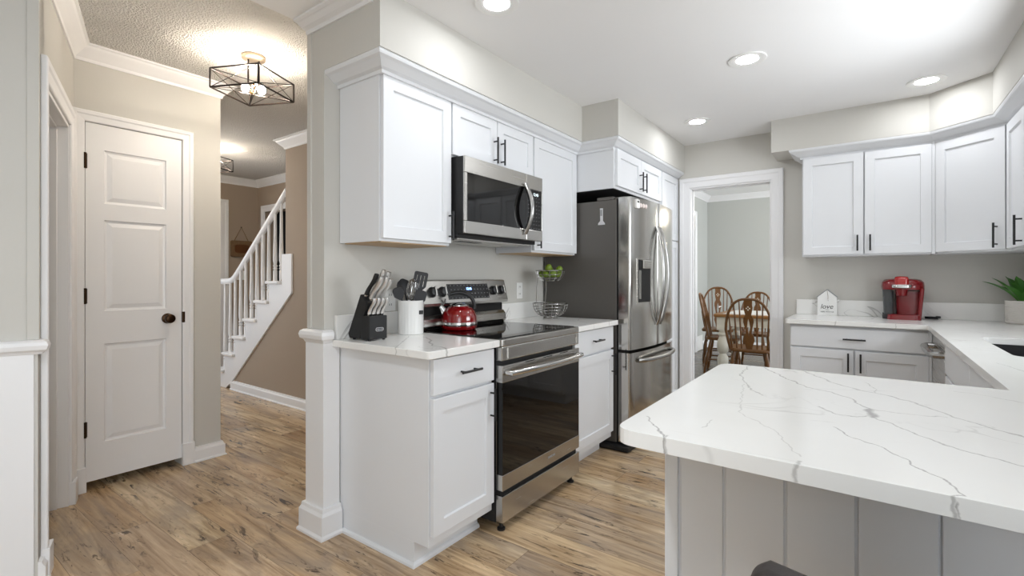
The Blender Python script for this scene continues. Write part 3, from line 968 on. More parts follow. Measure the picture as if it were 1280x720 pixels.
# U-shaped countertop with sink cut-out
TH = 0.030
top = thing('countertop', 'large white veined countertop running from the house sign round the sink to the peninsula', 'countertop', (0.3, 2.0, ZT))
outer = round_poly([(-0.405, 0.893), (XR - 0.003, 0.865), (XR - 0.003, YB - 0.003), (-0.478, YB - 0.003), (-0.478, 3.955), (0.300, 3.955), (0.300, 1.80), (-0.408, 1.79)],
                   [0.045, 0, 0, 0, 0.02, 0.008, 0.008, 0.05])
SX0, SX1, SY0, SY1 = 0.445, 0.86, 2.58, 3.32
# split round the sink hole: left strip, right strip, near block, far block as one mesh
b = MB()
bm = b.bm
ou = [b.v((p[0], p[1], ZT)) for p in outer]
hole = rrect((SX0 + SX1) / 2, (SY0 + SY1) / 2, SX1 - SX0, SY1 - SY0, 0.05, 5)
ho = [b.v((p[0], p[1], ZT)) for p in hole]
eds = [bm.edges.new((ou[i], ou[(i + 1) % len(ou)])) for i in range(len(ou))] + [bm.edges.new((ho[i], ho[(i + 1) % len(ho)])) for i in range(len(ho))]
r = bmesh.ops.triangle_fill(bm, use_beauty=True, use_dissolve=False, edges=eds)
fs = [f for f in r['geom'] if isinstance(f, bmesh.types.BMFace)]
r2 = bmesh.ops.extrude_face_region(bm, geom=fs)
vs = [v for v in r2['geom'] if isinstance(v, bmesh.types.BMVert)]
bmesh.ops.translate(bm, verts=vs, vec=(0, 0, -TH))
b.build('slab', 'quartz_large', top, bevel=0.006, seg=3)
b = MB()
b.box((-0.472, YB - 0.023, ZT), (XR - 0.003, YB - 0.003, ZT + 0.118))
b.box((XR - 0.023, 0.9, ZT), (XR - 0.003, YB - 0.01, ZT + 0.118))
b.build('backsplash', 'quartz', top, bevel=0.002)
sk = thing('sink', 'black undermount sink set into the countertop', 'sink', (0.65, 2.95, 0.68))
b = MB()
b.box((SX0 - 0.012, SY0 - 0.012, 0.67), (SX1 + 0.012, SY1 + 0.012, 0.685))
b.box((SX0 - 0.02, SY0 - 0.02, 0.67), (SX0 - 0.002, SY1 + 0.02, ZT - TH)); b.box((SX1 + 0.002, SY0 - 0.02, 0.67), (SX1 + 0.02, SY1 + 0.02, ZT - TH))
b.box((SX0 - 0.002, SY0 - 0.02, 0.67), (SX1 + 0.002, SY0 - 0.002, ZT - TH)); b.box((SX0 - 0.002, SY1 + 0.002, 0.67), (SX1 + 0.002, SY1 + 0.02, ZT - TH))
b.build('basin', 'sink', sk)
b = MB().lathe([(0.05, 0), (0.05, 0.004), (0.035, 0.006), (0.03, 0.002), (0, 0.002)], (0.65, 2.95, 0.685), 20)
b.build('drain', 'chrome', sk, smooth=True)

# ------------------------------------------------------------------ cabinets on the left run
FD = -1.430     # base door faces
FL = frame((FD, 0, 0), (0, 1))


def base_cab(label, y0, y1, door_handle_right=True, end_panel=False, doors=1):
    c = thing('base_cabinet', label, 'cabinet', (FD - 0.3, (y0 + y1) / 2, 0))
    b = MB()
    b.prism([(WX + 0.004, y0), (FD - 0.022, y0), (FD - 0.022, y1), (WX + 0.004, y1)], 0.105, ZT - 0.032)
    b.box((WX + 0.004, y0 + 0.001, 0), (-1.540, y1 - 0.001, 0.105))
    b.build('carcass', 'cab', c, bevel=0.0015)
    s = MB().sweep([(-1.540, y1), (-1.540, y0)] if not end_panel else [(WX + 0.03, y0), (-1.540, y0), (-1.540, y1)], [(0, 0), (0.013, 0), (0.012, 0.010), (0.006, 0.018), (0, 0.020)])
    if end_panel:
        s.build('shoe_moulding', 'cab', c)
    d = MB(FL).slab(y0 + 0.008, y1 - 0.008, 0.730, 0.878).build('drawer', 'cab', c)
    MB(FL).pull((y0 + y1) / 2 + 0.01, 0.806, 0.13, False).build('handle', 'black', d, smooth=True)
    d = MB(FL).shaker(y0 + 0.008, y1 - 0.008, 0.150, 0.716).build('door', 'cab', c)
    MB(FL).pull(y1 - 0.035, 0.622, 0.15, True).build('handle', 'black', d, smooth=True)
    return c


base_cab('white base cabinet left of the range with an exposed end panel', 1.408, 1.822, end_panel=True)
base_cab('white base cabinet between the range and the refrigerator', 2.594, 3.160)


def small_top(label, y0, y1, rnd):
    t = thing('countertop', label, 'countertop', (-1.75, (y0 + y1) / 2, ZT))
    pts = round_poly([(WX + 0.003, y0), (-1.402, y0), (-1.402, y1), (WX + 0.003, y1)], [0, 0.02 if rnd else 0.002, 0.004, 0])
    MB().prism(pts, ZT - 0.032, ZT).build('slab', quartz('white_veined_quartz_short', (-1.75, (y0 + y1) / 2), (-2.1, -1.3, y0 - 0.01, y1 + 0.01)), t, bevel=0.004)
    MB().box((WX + 0.003, y0 + 0.015, ZT), (WX + 0.023, y1, ZT + 0.115)).build('backsplash', 'quartz', t, bevel=0.002)
    return t


small_top('short white veined countertop under the knife block and utensil crock', 1.362, 1.822, True)
small_top('short white veined countertop under the wire fruit basket', 2.594, 3.170, False)

# upper cabinets
FUX = -1.742
FU = frame((FUX, 0, 0), (0, 1))


def upper_cab(name, label, Fm, box_fn, doors, z0, z1, handles, under=True, loc=(0, 0, 0)):
    c = thing(name, label, 'cabinet', loc)
    b = MB()
    box_fn(b)
    b.build('carcass', 'cab', c, bevel=0.0015)
    for (u0, u1), (hu, hv, hl) in zip(doors, handles):
        d = MB(Fm).shaker(u0, u1, z0, z1).build('door', 'cab', c)
        if hl:
            MB(Fm).pull(hu, hv, hl, True).build('handle', 'black', d, smooth=True)
    return c


c = upper_cab('wall_cabinet', 'tall white wall cabinet above the knife block', FU, lambda b: b.box((WX + 0.004, 1.407, 1.380), (FUX - 0.022, 1.858, 2.16)),
              [(1.414, 1.852)], 1.392, 2.126, [(1.835, 1.48, 0.15)], loc=(-1.9, 1.63, 1.38))
MB().box((WX + 0.02, 1.424, 1.376), (FUX - 0.03, 1.845, 1.3805)).build('underside', 'maple', c)
upper_cab('wall_cabinet', 'short two-door white wall cabinet directly above the microwave', FU, lambda b: b.box((WX + 0.004, 1.860, 1.848), (FUX - 0.022, 2.622, 2.16)),
          [(1.864, 2.238), (2.244, 2.618)], 1.856, 2.126, [(2.208, 1.945, 0.15), (2.274, 1.945, 0.15)], loc=(-1.9, 2.24, 1.85))
c = upper_cab('wall_cabinet', 'tall white wall cabinet between the microwave and the refrigerator', FU, lambda b: b.box((WX + 0.004, 2.624, 1.380), (FUX - 0.022, 3.205, 2.16)),
              [(2.630, 3.196)], 1.392, 2.126, [(2.665, 1.48, 0.15)], loc=(-1.9, 2.9, 1.38))
MB().box((WX + 0.02, 2.64, 1.376), (FUX - 0.03, 3.19, 1.3805)).build('underside', 'maple', c)

FXX = -1.432
FF = frame((FXX, 0, 0), (0, 1))
c = upper_cab('wall_cabinet', 'two-door white cabinet above the refrigerator', FF, lambda b: b.box((WX + 0.004, 3.208, 1.850), (FXX - 0.022, 4.142, 2.16)),
              [(3.228, 3.676), (3.682, 4.136)], 1.868, 2.132, [(3.640, 1.955, 0.15), (3.715, 1.955, 0.15)], loc=(-1.7, 3.65, 1.85))
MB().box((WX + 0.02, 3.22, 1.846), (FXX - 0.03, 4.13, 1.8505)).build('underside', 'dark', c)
c = thing('pantry_cabinet', 'tall narrow white cabinet between the refrigerator and the doorway', 'cabinet', (-1.7, 4.37, 0))
MB().box((WX + 0.004, 4.150, 0.0), (FXX - 0.022, 4.594, 2.16)).build('carcass', 'cab', c, bevel=0.0015)
d = MB(FF).shaker(4.158, 4.590, 1.555, 2.132).build('door', 'cab', c)
MB(FF).pull(4.19, 1.735, 0.15, True).build('handle', 'black', d, smooth=True)
d = MB(FF).shaker(4.158, 4.590, 0.12, 1.545).build('door', 'cab', c)
MB(FF).pull(4.19, 1.30, 0.15, True).build('handle', 'black', d, smooth=True)

# ------------------------------------------------------------------ cabinets on the right
FBY = 4.330
FB = frame((0, FBY, 0), (1, 0))
c = upper_cab('wall_cabinet', 'two-door white wall cabinet above the little house sign and coffee maker', FB, lambda b: b.box((-0.410, FBY + 0.022, 1.375), (0.352, YB - 0.004, 2.16)).prism([(0.349, FBY + 0.004), (0.366, FBY + 0.004), (0.366, FBY + 0.03), (0.349, FBY + 0.03)], 1.375, 2.16),
              [(-0.402, -0.028), (-0.020, 0.348)], 1.386, 2.120, [(-0.062, 1.466, 0.115), (0.012, 1.466, 0.115)], loc=(-0.03, 4.45, 1.375))
D0 = Vector((0.362, 4.330)); D1 = Vector((0.660, 4.060))
FDg = frame((D0.x, D0.y, 0), (D1 - D0))
LD = (D1 - D0).length
Dn = Vector(((D1 - D0).normalized().y, -(D1 - D0).normalized().x))
I0, I1 = D0 - Dn * 0.022, D1 - Dn * 0.022
c = upper_cab('wall_cabinet', 'diagonal white corner wall cabinet above the coffee maker and plant', FDg,
              lambda b: b.prism([tuple(I0), tuple(I1), (XR - 0.004, 4.045), (XR - 0.004, YB - 0.004), (0.368, YB - 0.004)], 1.375, 2.16),
              [(0.004, LD - 0.004)], 1.386, 2.120, [(LD - 0.045, 1.470, 0.15)], loc=(0.7, 4.35, 1.375))
FR = frame((0.660, 0, 0), (0, -1))
c = upper_cab('wall_cabinet', 'white wall cabinet at the right edge beside the sink window', FR, lambda b: b.box((0.682, 3.30, 1.375), (XR - 0.004, 4.043, 2.16)),
              [(-4.048, -3.650), (-3.644, -3.305)], 1.386, 2.120, [(-3.685, 1.470, 0.16), (-3.34, 1.470, 0.16)], loc=(0.8, 3.7, 1.375))

BBY = 3.985
FBB = frame((0, BBY, 0), (1, 0))
c = thing('base_cabinet', 'wide white base cabinet with one drawer and two doors under the house sign', 'cabinet', (-0.07, 4.3, 0))
b = MB()
b.box((0.307, BBY - 0.014, 0.105), (0.3215, BBY + 0.03, ZT - TH)); b.box((-0.452, BBY + 0.022, 0.105), (0.318, YB - 0.004, ZT - TH)); b.box((-0.44, BBY + 0.095, 0), (0.318, YB - 0.004, 0.105))
b.build('carcass', 'cab', c, bevel=0.0015)
d = MB(FBB).slab(-0.446, 0.306, 0.735, 0.868).build('drawer', 'cab', c)
MB(FBB).pull(-0.075, 0.80, 0.125, False).build('handle', 'black', d, smooth=True)
d = MB(FBB).shaker(-0.446, -0.080, 0.130, 0.722).build('door', 'cab', c)
MB(FBB).pull(-0.108, 0.645, 0.125).build('handle', 'black', d, smooth=True)
d = MB(FBB).shaker(-0.070, 0.306, 0.130, 0.722).build('door', 'cab', c)
MB(FBB).pull(-0.040, 0.645, 0.125).build('handle', 'black', d, smooth=True)

FRX = 0.322
FRB = frame((FRX, 0, 0), (0, -1))
dw = thing('dishwasher', 'stainless dishwasher at the inside corner next to the sink', 'dishwasher', (0.6, 3.66, 0))
MB().box((FRX + 0.03, 3.372, 0.08), (XR - 0.03, 3.968, ZT - TH - 0.002)).build('body', 'black_matte', dw)
MB(FRB).box((-3.966, 0.11, -0.03), (-3.374, 0.872, 0.0)).build('door', 'steel', dw, bevel=0.004)
h = MB(FRB)
h.tube([(-3.91, 0.80, 0.0), (-3.91, 0.80, 0.035), (-3.87, 0.80, 0.048), (-3.67, 0.80, 0.052), (-3.47, 0.80, 0.048), (-3.43, 0.80, 0.035), (-3.43, 0.80, 0)], 0.018, 8)
h.build('handle', 'handle_steel', dw, smooth=True)
c = thing('base_cabinet', 'white base cabinet under the sink beside the dishwasher', 'cabinet', (0.6, 2.6, 0))
b = MB()
b.box((FRX + 0.022, 1.80, 0.105), (SX0 - 0.03, 3.366, ZT - TH)); b.box((FRX + 0.09, 1.80, 0), (XR - 0.004, 3.366, 0.105)); b.box((SX0 - 0.03, 3.345, 0.105), (XR - 0.004, 3.366, ZT - TH)); b.box((SX0 - 0.03, 1.80, 0.105), (XR - 0.004, 1.82, ZT - TH))
b.build('carcass', 'cab', c, bevel=0.0015)
MB(FRB).slab(-3.358, -2.61, 0.720, 0.868).build('drawer', 'cab', c)
MB(FRB).slab(-2.60, -1.83, 0.720, 0.868).build('drawer', 'cab', c)
for u0, u1, hu in ((-3.358, -2.988, -3.02), (-2.980, -2.61, -2.95), (-2.60, -2.22, -2.25), (-2.21, -1.83, -2.18)):
    d = MB(FRB).shaker(u0, u1, 0.13, 0.708).build('door', 'cab', c)
    MB(FRB).pull(hu, 0.63, 0.13).build('handle', 'black', d, smooth=True)

# ------------------------------------------------------------------ range
RY0, RY1, RX = 1.828, 2.586, -1.390
rg = thing('kitchen_range', 'stainless electric range with a black glass oven door', 'range', (-1.7, 2.2, 0))
MB().box((WX + 0.03, RY0 + 0.004, 0.045), (RX - 0.045, RY1 - 0.004, 0.90)).build('body', 'black_matte', rg, bevel=0.002)
b = MB()
b.prism(round_poly([(-1.99, RY0), (RX, RY0), (RX, RY1), (-1.99, RY1)], [0, 0.015, 0.015, 0]), 0.888, 0.921)
b.build('cooktop_rim', 'steel_h', rg, bevel=0.004)
MB().box((-1.985, RY0 + 0.012, 0.918), (RX - 0.03, RY1 - 0.012, 0.925)).build('cooktop', 'blackglass', rg, bevel=0.002)
FRG = frame((RX, 0, 0), (0, 1))
b = MB(FRG)
b.box((RY0 + 0.002, 0.818, -0.045), (RY1 - 0.002, 0.888, -0.004))
e = MB(FRG)
b.build('front_panel', 'steel_h', rg, bevel=0.006)
e.box((RY0 + 0.045, 0.826, -0.0042), (RY1 - 0.03, 0.828, 0.001)); e.box((RY0 + 0.045, 0.876, -0.0042), (RY1 - 0.03, 0.878, 0.001))
e.box((RY0 + 0.045, 0.828, -0.0042), (RY0 + 0.049, 0.876, 0.001)); e.box((RY1 - 0.034, 0.828, -0.0042), (RY1 - 0.03, 0.876, 0.001))
e.build('front_panel_frame', 'steel', rg)
od = MB(FRG)
od.box((RY0 + 0.002, 0.203, -0.042), (RY1 - 0.002, 0.278, -0.002)); od.box((RY0 + 0.002, 0.716, -0.042), (RY1 - 0.002, 0.797, -0.002))
od.box((RY0 + 0.004, 0.21, -0.043), (RY1 - 0.004, 0.79, -0.038))
od = od.build('oven_door', 'steel_h', rg, bevel=0.003)
MB(FRG).box((RY0 + 0.004, 0.277, -0.040), (RY1 - 0.004, 0.717, -0.003)).build('door_glass', 'blackglass', od, bevel=0.001)
for y in (2.02, 2.19, 2.36):
    MB(FRG).box((y, 0.789, -0.012), (y + 0.085, 0.7935, -0.0013)).build('vent_slot', 'dark', od)
h = MB(FRG)
pts = []
for k in range(13):
    s = k / 12
    y = RY0 + 0.03 + (RY1 - RY0 - 0.06) * s
    pts.append((y, 0.762, 0.030 + 0.022 * math.sin(PI * s)))
pts = [(pts[0][0], 0.762, 0.0)] + pts + [(pts[-1][0], 0.762, 0.0)]
h.tube(pts, 0.0135, 10)
h.build('handle', 'chrome', od, smooth=True)
text_mesh('logo', 'SAMSUNG', 0.016, 'inkgrey', od, FRG @ Matrix.Translation((2.27, 0.243, -0.0015)))
MB(FRG).box((RY0 + 0.002, 0.052, -0.042), (RY1 - 0.002, 0.178, -0.002)).build('drawer', 'steel_h', rg, bevel=0.003)
MB(FRG).box((RY0 + 0.01, 0.176, -0.06), (RY1 - 0.01, 0.206, -0.02)).build('drawer_gap', 'dark', rg)
for y in (RY0 + 0.04, RY1 - 0.04):
    for x in (RX - 0.04, -1.95):
        MB().lathe([(0.020, 0), (0.020, 0.010), (0.010, 0.014), (0.010, 0.05)], (x, y, 0), 14).build('foot', 'black', rg, smooth=True)
# backguard
b = MB(Matrix(((1, 0, 0, 0), (0, 0, -1, 0), (0, 1, 0, 0), (0, 0, 0, 1))))   # (x, z) profile extruded along -y
prof = [(-2.03, 0.921), (-1.955, 0.921), (-1.935, 0.945), (-1.940, 0.985), (-1.958, 1.004), (-1.985, 1.006), (-1.985, 1.03), (-2.03, 1.03)]
b.prism(prof, -(RY1 - 0.004), -(RY0 + 0.004))
b.build('backguard', 'steel_h', rg, bevel=0.002)
b = MB(Matrix(((1, 0, 0, 0), (0, 0, -1, 0), (0, 1, 0, 0), (0, 0, 0, 1))))
prof = [(-2.03, 1.03), (-1.99, 1.03), (-1.985, 1.042), (-1.925, 1.056), (-1.921, 1.072), (-1.953, 1.197), (-1.965, 1.203), (-2.03, 1.203)]
b.prism(prof, -(RY1 - 0.002), -(RY0 + 0.002))
cp = b.build('control_panel', 'steel_h', rg, bevel=0.002)
MB().box((-2.0, RY0 + 0.008, 0.996), (-1.966, RY1 - 0.008, 1.046)).build('vent_recess', 'dark', rg)
# frame on the sloping face
sl = Vector((-1.953 + 1.921, 0, 1.197 - 1.072)); sl.normalize()
nrm = Vector((sl.z, 0, -sl.x))
FC = Matrix.Identity(4)
for i, a in enumerate((Vector((0, 1, 0)), sl, nrm)):
    FC[0][i], FC[1][i], FC[2][i] = a
FC[0][3], FC[1][3], FC[2][3] = (-1.921, 0, 1.072)
dsp = MB(FC).box((2.028, 0.018, -0.002), (2.395, 0.108, 0.002)).build('display', 'keyglass', cp)
text_mesh('clock_digits', '12:45', 0.022, 'lcd', dsp, FC @ Matrix.Translation((2.212, 0.078, 0.0026)))
for y in (1.905, 1.985, 2.445, 2.525):
    kb = MB(FC @ Matrix.Translation((y, 0.064, 0))).lathe([(0.030, 0), (0.030, 0.005), (0.026, 0.008), (0.0245, 0.024), (0.020, 0.027), (0, 0.027)], seg=22)
    kb = kb.build('knob', 'black', rg, smooth=True)
    MB(FC @ Matrix.Translation((y, 0.064, 0))).box((-0.0065, -0.026, 0.026), (0.0065, 0.026, 0.036)).build('knob_grip', 'chrome', kb, bevel=0.003)

# ------------------------------------------------------------------ microwave
mw = thing('microwave', 'stainless over-the-range microwave with black window', 'microwave', (-1.8, 2.24, 1.42))
MY0, MY1, MX = 1.868, 2.606, -1.665
MB().box((WX, MY0 + 0.002, 1.425), (MX - 0.055, MY1 - 0.002, 1.845)).build('body', 'black_matte', mw, bevel=0.003)
FM = frame((MX, 0, 0), (0, 1))
b = MB(FM)
dy1 = 2.425
b.box((MY0, 1.757, -0.012), (dy1, 1.842, 0)); b.box((MY0, 1.443, -0.012), (dy1, 1.508, 0))
b.box((MY0, 1.508, -0.012), (MY0 + 0.022, 1.757, 0))
md = b.build('door', 'steel_h', mw, bevel=0.003)
MB(FM).box((MY0 + 0.001, 1.444, -0.054), (dy1, 1.841, -0.0125)).build('door_core', 'black_matte', md)
MB(FM).box((MY0 + 0.021, 1.507, -0.012), (dy1, 1.758, -0.0015)).build('window', 'blackglass', md, bevel=0.001)
b = MB(FM)
b.box((dy1 + 0.002, 1.757, -0.05), (MY1, 1.842, 0)); b.box((dy1 + 0.002, 1.443, -0.05), (MY1, 1.508, 0)); b.box((MY1 - 0.010, 1.508, -0.05), (MY1, 1.757, 0))
b.build('side_panel', 'steel_h', mw, bevel=0.003)
ctl = MB(FM).box((dy1 + 0.002, 1.507, -0.05), (MY1 - 0.009, 1.758, -0.0015)).build('control_panel', 'keyglass', mw, bevel=0.001)
text_mesh('clock_digits', '12:45', 0.026, 'lcdw', ctl, FM @ Matrix.Translation((2.53, 1.727, -0.001)))
h = MB(FM)
pts = []
for k in range(13):
    s = k / 12
    pts.append((2.405, 1.478 + 0.30 * s, 0.006 + 0.048 * math.sin(PI * s)))
h.tube(pts, [0.013 + 0.003 * math.sin(PI * k / 12) for k in range(13)], 10)
h.build('handle', 'handle_steel', md, smooth=True)
MB().box((WX + 0.06, MY0 + 0.03, 1.415), (MX - 0.075, MY1 - 0.03, 1.4262)).build('underside_vent', 'steel', mw, bevel=0.002)
MB().box((-1.86, MY0 + 0.12, 1.4135), (-1.80, MY0 + 0.30, 1.4152)).build('grease_filter', 'black', mw)

# ------------------------------------------------------------------ refrigerator
FY0, FY1 = 3.226, 4.138
fr = thing('refrigerator', 'large stainless french-door refrigerator with water dispenser', 'refrigerator', (-1.7, 3.68, 0))
MB().box((WX + 0.02, FY0, 0.045), (-1.440, FY1, 1.770)).build('body', 'fridge_side', fr, bevel=0.004)


def xf(y, base=-1.338, bulge=0.040):
    s = (y - (FY0 + FY1) / 2) / ((FY1 - FY0) / 2)
    return base + bulge * (1 - s * s)


def curved(y0, y1, z0, z1, back=-1.425, r=0.018, n=14, base=-1.338):
    pts = []
    for k in range(n + 1):
        y = y0 + (y1 - y0) * k / n
        x = xf(y, base)
        d = min(y - y0, y1 - y)
        if d < r:
            x -= r - math.sqrt(max(0, r * r - (r - d) ** 2))
        pts.append((x, y))
    # denser corners
    extra = []
    for k in range(1, 6):
        d = r * (1 - math.cos(PI / 2 * k / 6))
        extra.append((y0 + d, 1)); extra.append((y1 - d, -1))
    for y, s in extra:
        d = min(y - y0, y1 - y)
        pts.append((xf(y, base) - (r - math.sqrt(max(0, r * r - (r - d) ** 2))), y))
    pts = sorted(set(pts), key=lambda p: p[1])
    poly = [(back, y1), (back, y0)] + pts
    return MB().prism(poly, z0, z1)


YM = (FY0 + FY1) / 2 - 0.015
ZF = 0.695
ld = curved(FY0, YM - 0.002, ZF + 0.012, 1.782, r=0.016).build('fridge_door', 'fridge', fr, smooth=True)
rd = curved(YM + 0.002, FY1, ZF + 0.012, 1.782, r=0.016).build('fridge_door', 'fridge', fr, smooth=True)
fz = curved(FY0, FY1, 0.055, ZF - 0.010, r=0.016).build('freezer_drawer', 'fridge', fr, smooth=True)
MB().box((-1.44, FY0 + 0.004, 0.05), (-1.385, FY1 - 0.004, 1.775)).build('gasket', 'dark', fr)
# dispenser in the left door
yd0, yd1 = 3.315, 3.520
pa, pb = Vector((xf(yd0), yd0)), Vector((xf(yd1), yd1))
FDS = frame((pa.x, pa.y, 0), pb - pa)
wd_ = (pb - pa).length
b = MB(FDS)
b.box((0, 1.030, -0.03), (0.007, 1.352, 0.006)); b.box((wd_ - 0.007, 1.030, -0.03), (wd_, 1.352, 0.006))
b.box((0.007, 1.030, -0.03), (wd_ - 0.007, 1.038, 0.006)); b.box((0.007, 1.344, -0.03), (wd_ - 0.007, 1.352, 0.006))
b.build('dispenser_frame', 'steel', ld, bevel=0.001)
MB(FDS).box((0.007, 1.038, -0.03), (wd_ - 0.007, 1.344, 0.0045)).build('dispenser_recess', 'black_matte', ld)
MB(FDS).box((0.055, 1.278, 0.0), (wd_ - 0.025, 1.342, 0.026)).build('dispenser_spout', 'steel', ld, bevel=0.006)
MB(FDS).box((0.020, 1.06, 0.0), (0.050, 1.27, 0.010)).build('dispenser_lever', 'handle_steel', ld, bevel=0.004)


def fridge_handle(door, y, z0, z1, lean):
    h = MB()
    pts = []
    for k in range(17):
        s = k / 16
        pts.append((xf(y) + 0.004 + 0.060 * math.sin(PI * s) ** 0.7, y + lean * math.sin(PI * s), z0 + (z1 - z0) * s))
    h.tube(pts, 0.0145, 10, flat=0.8)
    h.build('handle', 'handle_steel', door, smooth=True)


fridge_handle(ld, YM - 0.028, 0.86, 1.60, -0.022)
fridge_handle(rd, YM + 0.028, 0.86, 1.60, 0.022)
h = MB()
pts = []
for k in range(17):
    s = k / 16
    y = FY0 + 0.10 + (FY1 - FY0 - 0.20) * s
    pts.append((xf(y) + 0.004 + 0.05 * math.sin(PI * s) ** 0.35, y, 0.625))
h.tube(pts, 0.0165, 10)
h.build('handle', 'handle_steel', fz, smooth=True)
b = MB()
b.box((-1.60, FY0 + 0.012, 1.770), (-1.47, FY0 + 0.10, 1.797))
b.box((-1.47, FY0 + 0.02, 1.770), (-1.39, FY0 + 0.07, 1.790))
b.build('hinge_cover', 'fridge_side', fr, bevel=0.006)
b = MB().prism(round_poly([(-1.66, FY0 - 0.05), (-1.33, FY0 - 0.05), (-1.33, FY1), (-1.66, FY1)], [0.02, 0.02, 0, 0]), 0.006, 0.040)
b.build('base_grille', 'black_matte', fr, bevel=0.006)
for y in (FY0 + 0.1, FY1 - 0.1):
    MB().lathe([(0.02, 0), (0.02, 0.008)], (-1.6, y, 0), 12).build('foot', 'black', fr)
# things stuck to the refrigerator
FS = frame((-1.55, FY0, 0), (1, 0))
mg = thing('magnet', 'silver bottle-shaped magnet on the side of the refrigerator', 'magnet', (-1.555, FY0, 1.6))
b = MB(FS)
b.prism([(-0.016, 1.715), (-0.014, 1.625), (-0.030, 1.608), (-0.032, 1.596), (0.022, 1.596), (0.020, 1.608), (0.006, 1.625), (0.006, 1.715)], 0.0, 0.006)
b.build('plate', 'platinum', mg, bevel=0.001)
b = MB(FS)
b.box((-0.012, 1.66, 0.006), (0.002, 1.705, 0.0075))
b.build('print', 'inkgrey', mg)
tm = thing('kitchen_timer', 'white kitchen timer on the upper corner of the refrigerator door', 'timer', (-1.32, 3.30, 1.735))
b = MB(frame((xf(3.31), 0, 0), (0, 1)))
b.prism(rrect(3.312, 1.738, 0.060, 0.062, 0.008), -0.004, 0.012)
b.build('case', 'plate', tm, bevel=0.002)
MB(frame((xf(3.31), 0, 0), (0, 1))).box((3.295, 1.746, 0.012), (3.328, 1.758, 0.0128)).build('screen', 'ink', tm)
for y, lab in ((3.368, 'round pale magnet right next to the white kitchen timer'), (3.408, 'middle round pale magnet of the row beside the kitchen timer'), (3.446, 'round pale magnet farthest from the white kitchen timer')):
    b = MB(Matrix.Translation((xf(y) - 0.001, y, 1.733)) @ Matrix.Rotation(PI / 2, 4, 'Y')).lathe([(0.017, 0), (0.017, 0.004), (0.012, 0.008), (0, 0.009)], seg=16)
    tag(b.build('magnet', 'magnet', None, smooth=True), lab, 'magnet', 'round magnets on the refrigerator')

# ------------------------------------------------------------------ recessed and hall lamps
for (x, y), lab in (((-1.338, 1.716), 'recessed ceiling lamp above the range, cut by the top edge'), ((-0.547, 2.985), 'recessed ceiling lamp in the middle of the kitchen ceiling'),
                    ((-1.083, 3.947), 'recessed ceiling lamp in front of the refrigerator, nearest the dining doorway'), ((0.293, 3.970), 'recessed ceiling lamp by the corner wall cabinets')):
    t = thing('recessed_lamp', lab, 'ceiling lamp', (x, y, ZC), group='recessed kitchen ceiling lamps')
    MB().lathe([(0.098, 0.0), (0.098, -0.006), (0.090, -0.008), (0.058, -0.003), (0.058, 0.0)], (x, y, ZC), 36).build('trim_ring', 'plate', t, smooth=True)
    MB().lathe([(0.058, -0.002), (0, -0.002)], (x, y, ZC), 36, cap=False).build('lens', 'can', t)


def cage_lamp(label, x, y, z, rz, drop, s=0.27, h=0.10, group=None):
    t = thing('cage_ceiling_lamp', label, 'ceiling lamp', (x, y, z), rz, group=group, local=True)
    MB().lathe([(0.065, 0), (0.065, -0.018), (0.055, -0.024), (0, -0.024)], (0, 0, 0), 24).build('canopy', 'nickel', t, smooth=True)
    z1 = -drop; z0 = -drop - h
    a = s / 2
    cg = MB()
    P = [(a, a), (-a, a), (-a, -a), (a, -a)]
    for i in range(4):
        p, q = P[i], P[(i + 1) % 4]
        for zz in (z0, z1):
            cg.tube([(*p, zz), (*q, zz)], 0.0048, 6)
        cg.tube([(*p, z0), (*p, z1)], 0.0048, 6)
        cg.tube([(*p, z0), (*q, z1)], 0.0022, 5); cg.tube([(*p, z1), (*q, z0)], 0.0022, 5)
    cg.tube([(*P[0], z0), (*P[2], z0)], 0.0022, 5); cg.tube([(*P[1], z0), (*P[3], z0)], 0.0022, 5)
    cg.build('cage', 'iron', t)
    arm = MB()
    # crossbar on the diagonal carrying the sockets
    arm.tube([(P[1][0], P[1][1], z0 + 0.004), (-0.05, 0.05, z0 + 0.03), (0.05, -0.05, z0 + 0.03), (P[3][0], P[3][1], z0 + 0.004)], 0.005, 8)
    arm.build('crossbar', 'iron', t)
    st = MB()
    for k in (-0.02, 0.02):
        st.tube([(k, k, -0.02), (k, k, z0 + 0.032)], 0.005, 8)
    st.build('stem', 'iron', t)
    for sx in (-1, 1):
        d = Vector((sx * 0.7071, -sx * 0.7071, 0))
        c = Vector((0, 0, z0 + 0.035))
        sk = MB().tube([c + d * 0.075, c + d * 0.03], 0.014, 12)
        sk.build('socket', 'brass', t, smooth=True)
        n = Vector((0.7071, 0.7071, 0)) * (0.0)
        bl = MB().sphere(c + d * 0.005 + Vector((0.7071 * sx * 0.0, 0, 0)) + Vector((0.03, 0.03, 0)) * sx, 0.022, 14, 10, 1.15)
        bl.build('bulb', 'bulb', t, smooth=True)
    return t


cage_lamp('black wire cage ceiling lamp with two lit bulbs in front of the closet door', -2.951, 1.433, ZH, math.radians(205), 0.12, s=0.312, h=0.108, group='wire cage lamps in the hall')
cage_lamp('farther black wire cage ceiling lamp half hidden by the closet wall, before the stairs', -5.32, 2.18, ZH, math.radians(205), 0.115, s=0.25, h=0.115, group='wire cage lamps in the hall')

# ------------------------------------------------------------------ stairs
stc = thing('staircase', 'white open-string staircase with turned balusters and sloping handrail', 'staircase', (-5.2, 2.9, 0))
RUN, RIS, N0X = 0.238, 0.197, -5.79
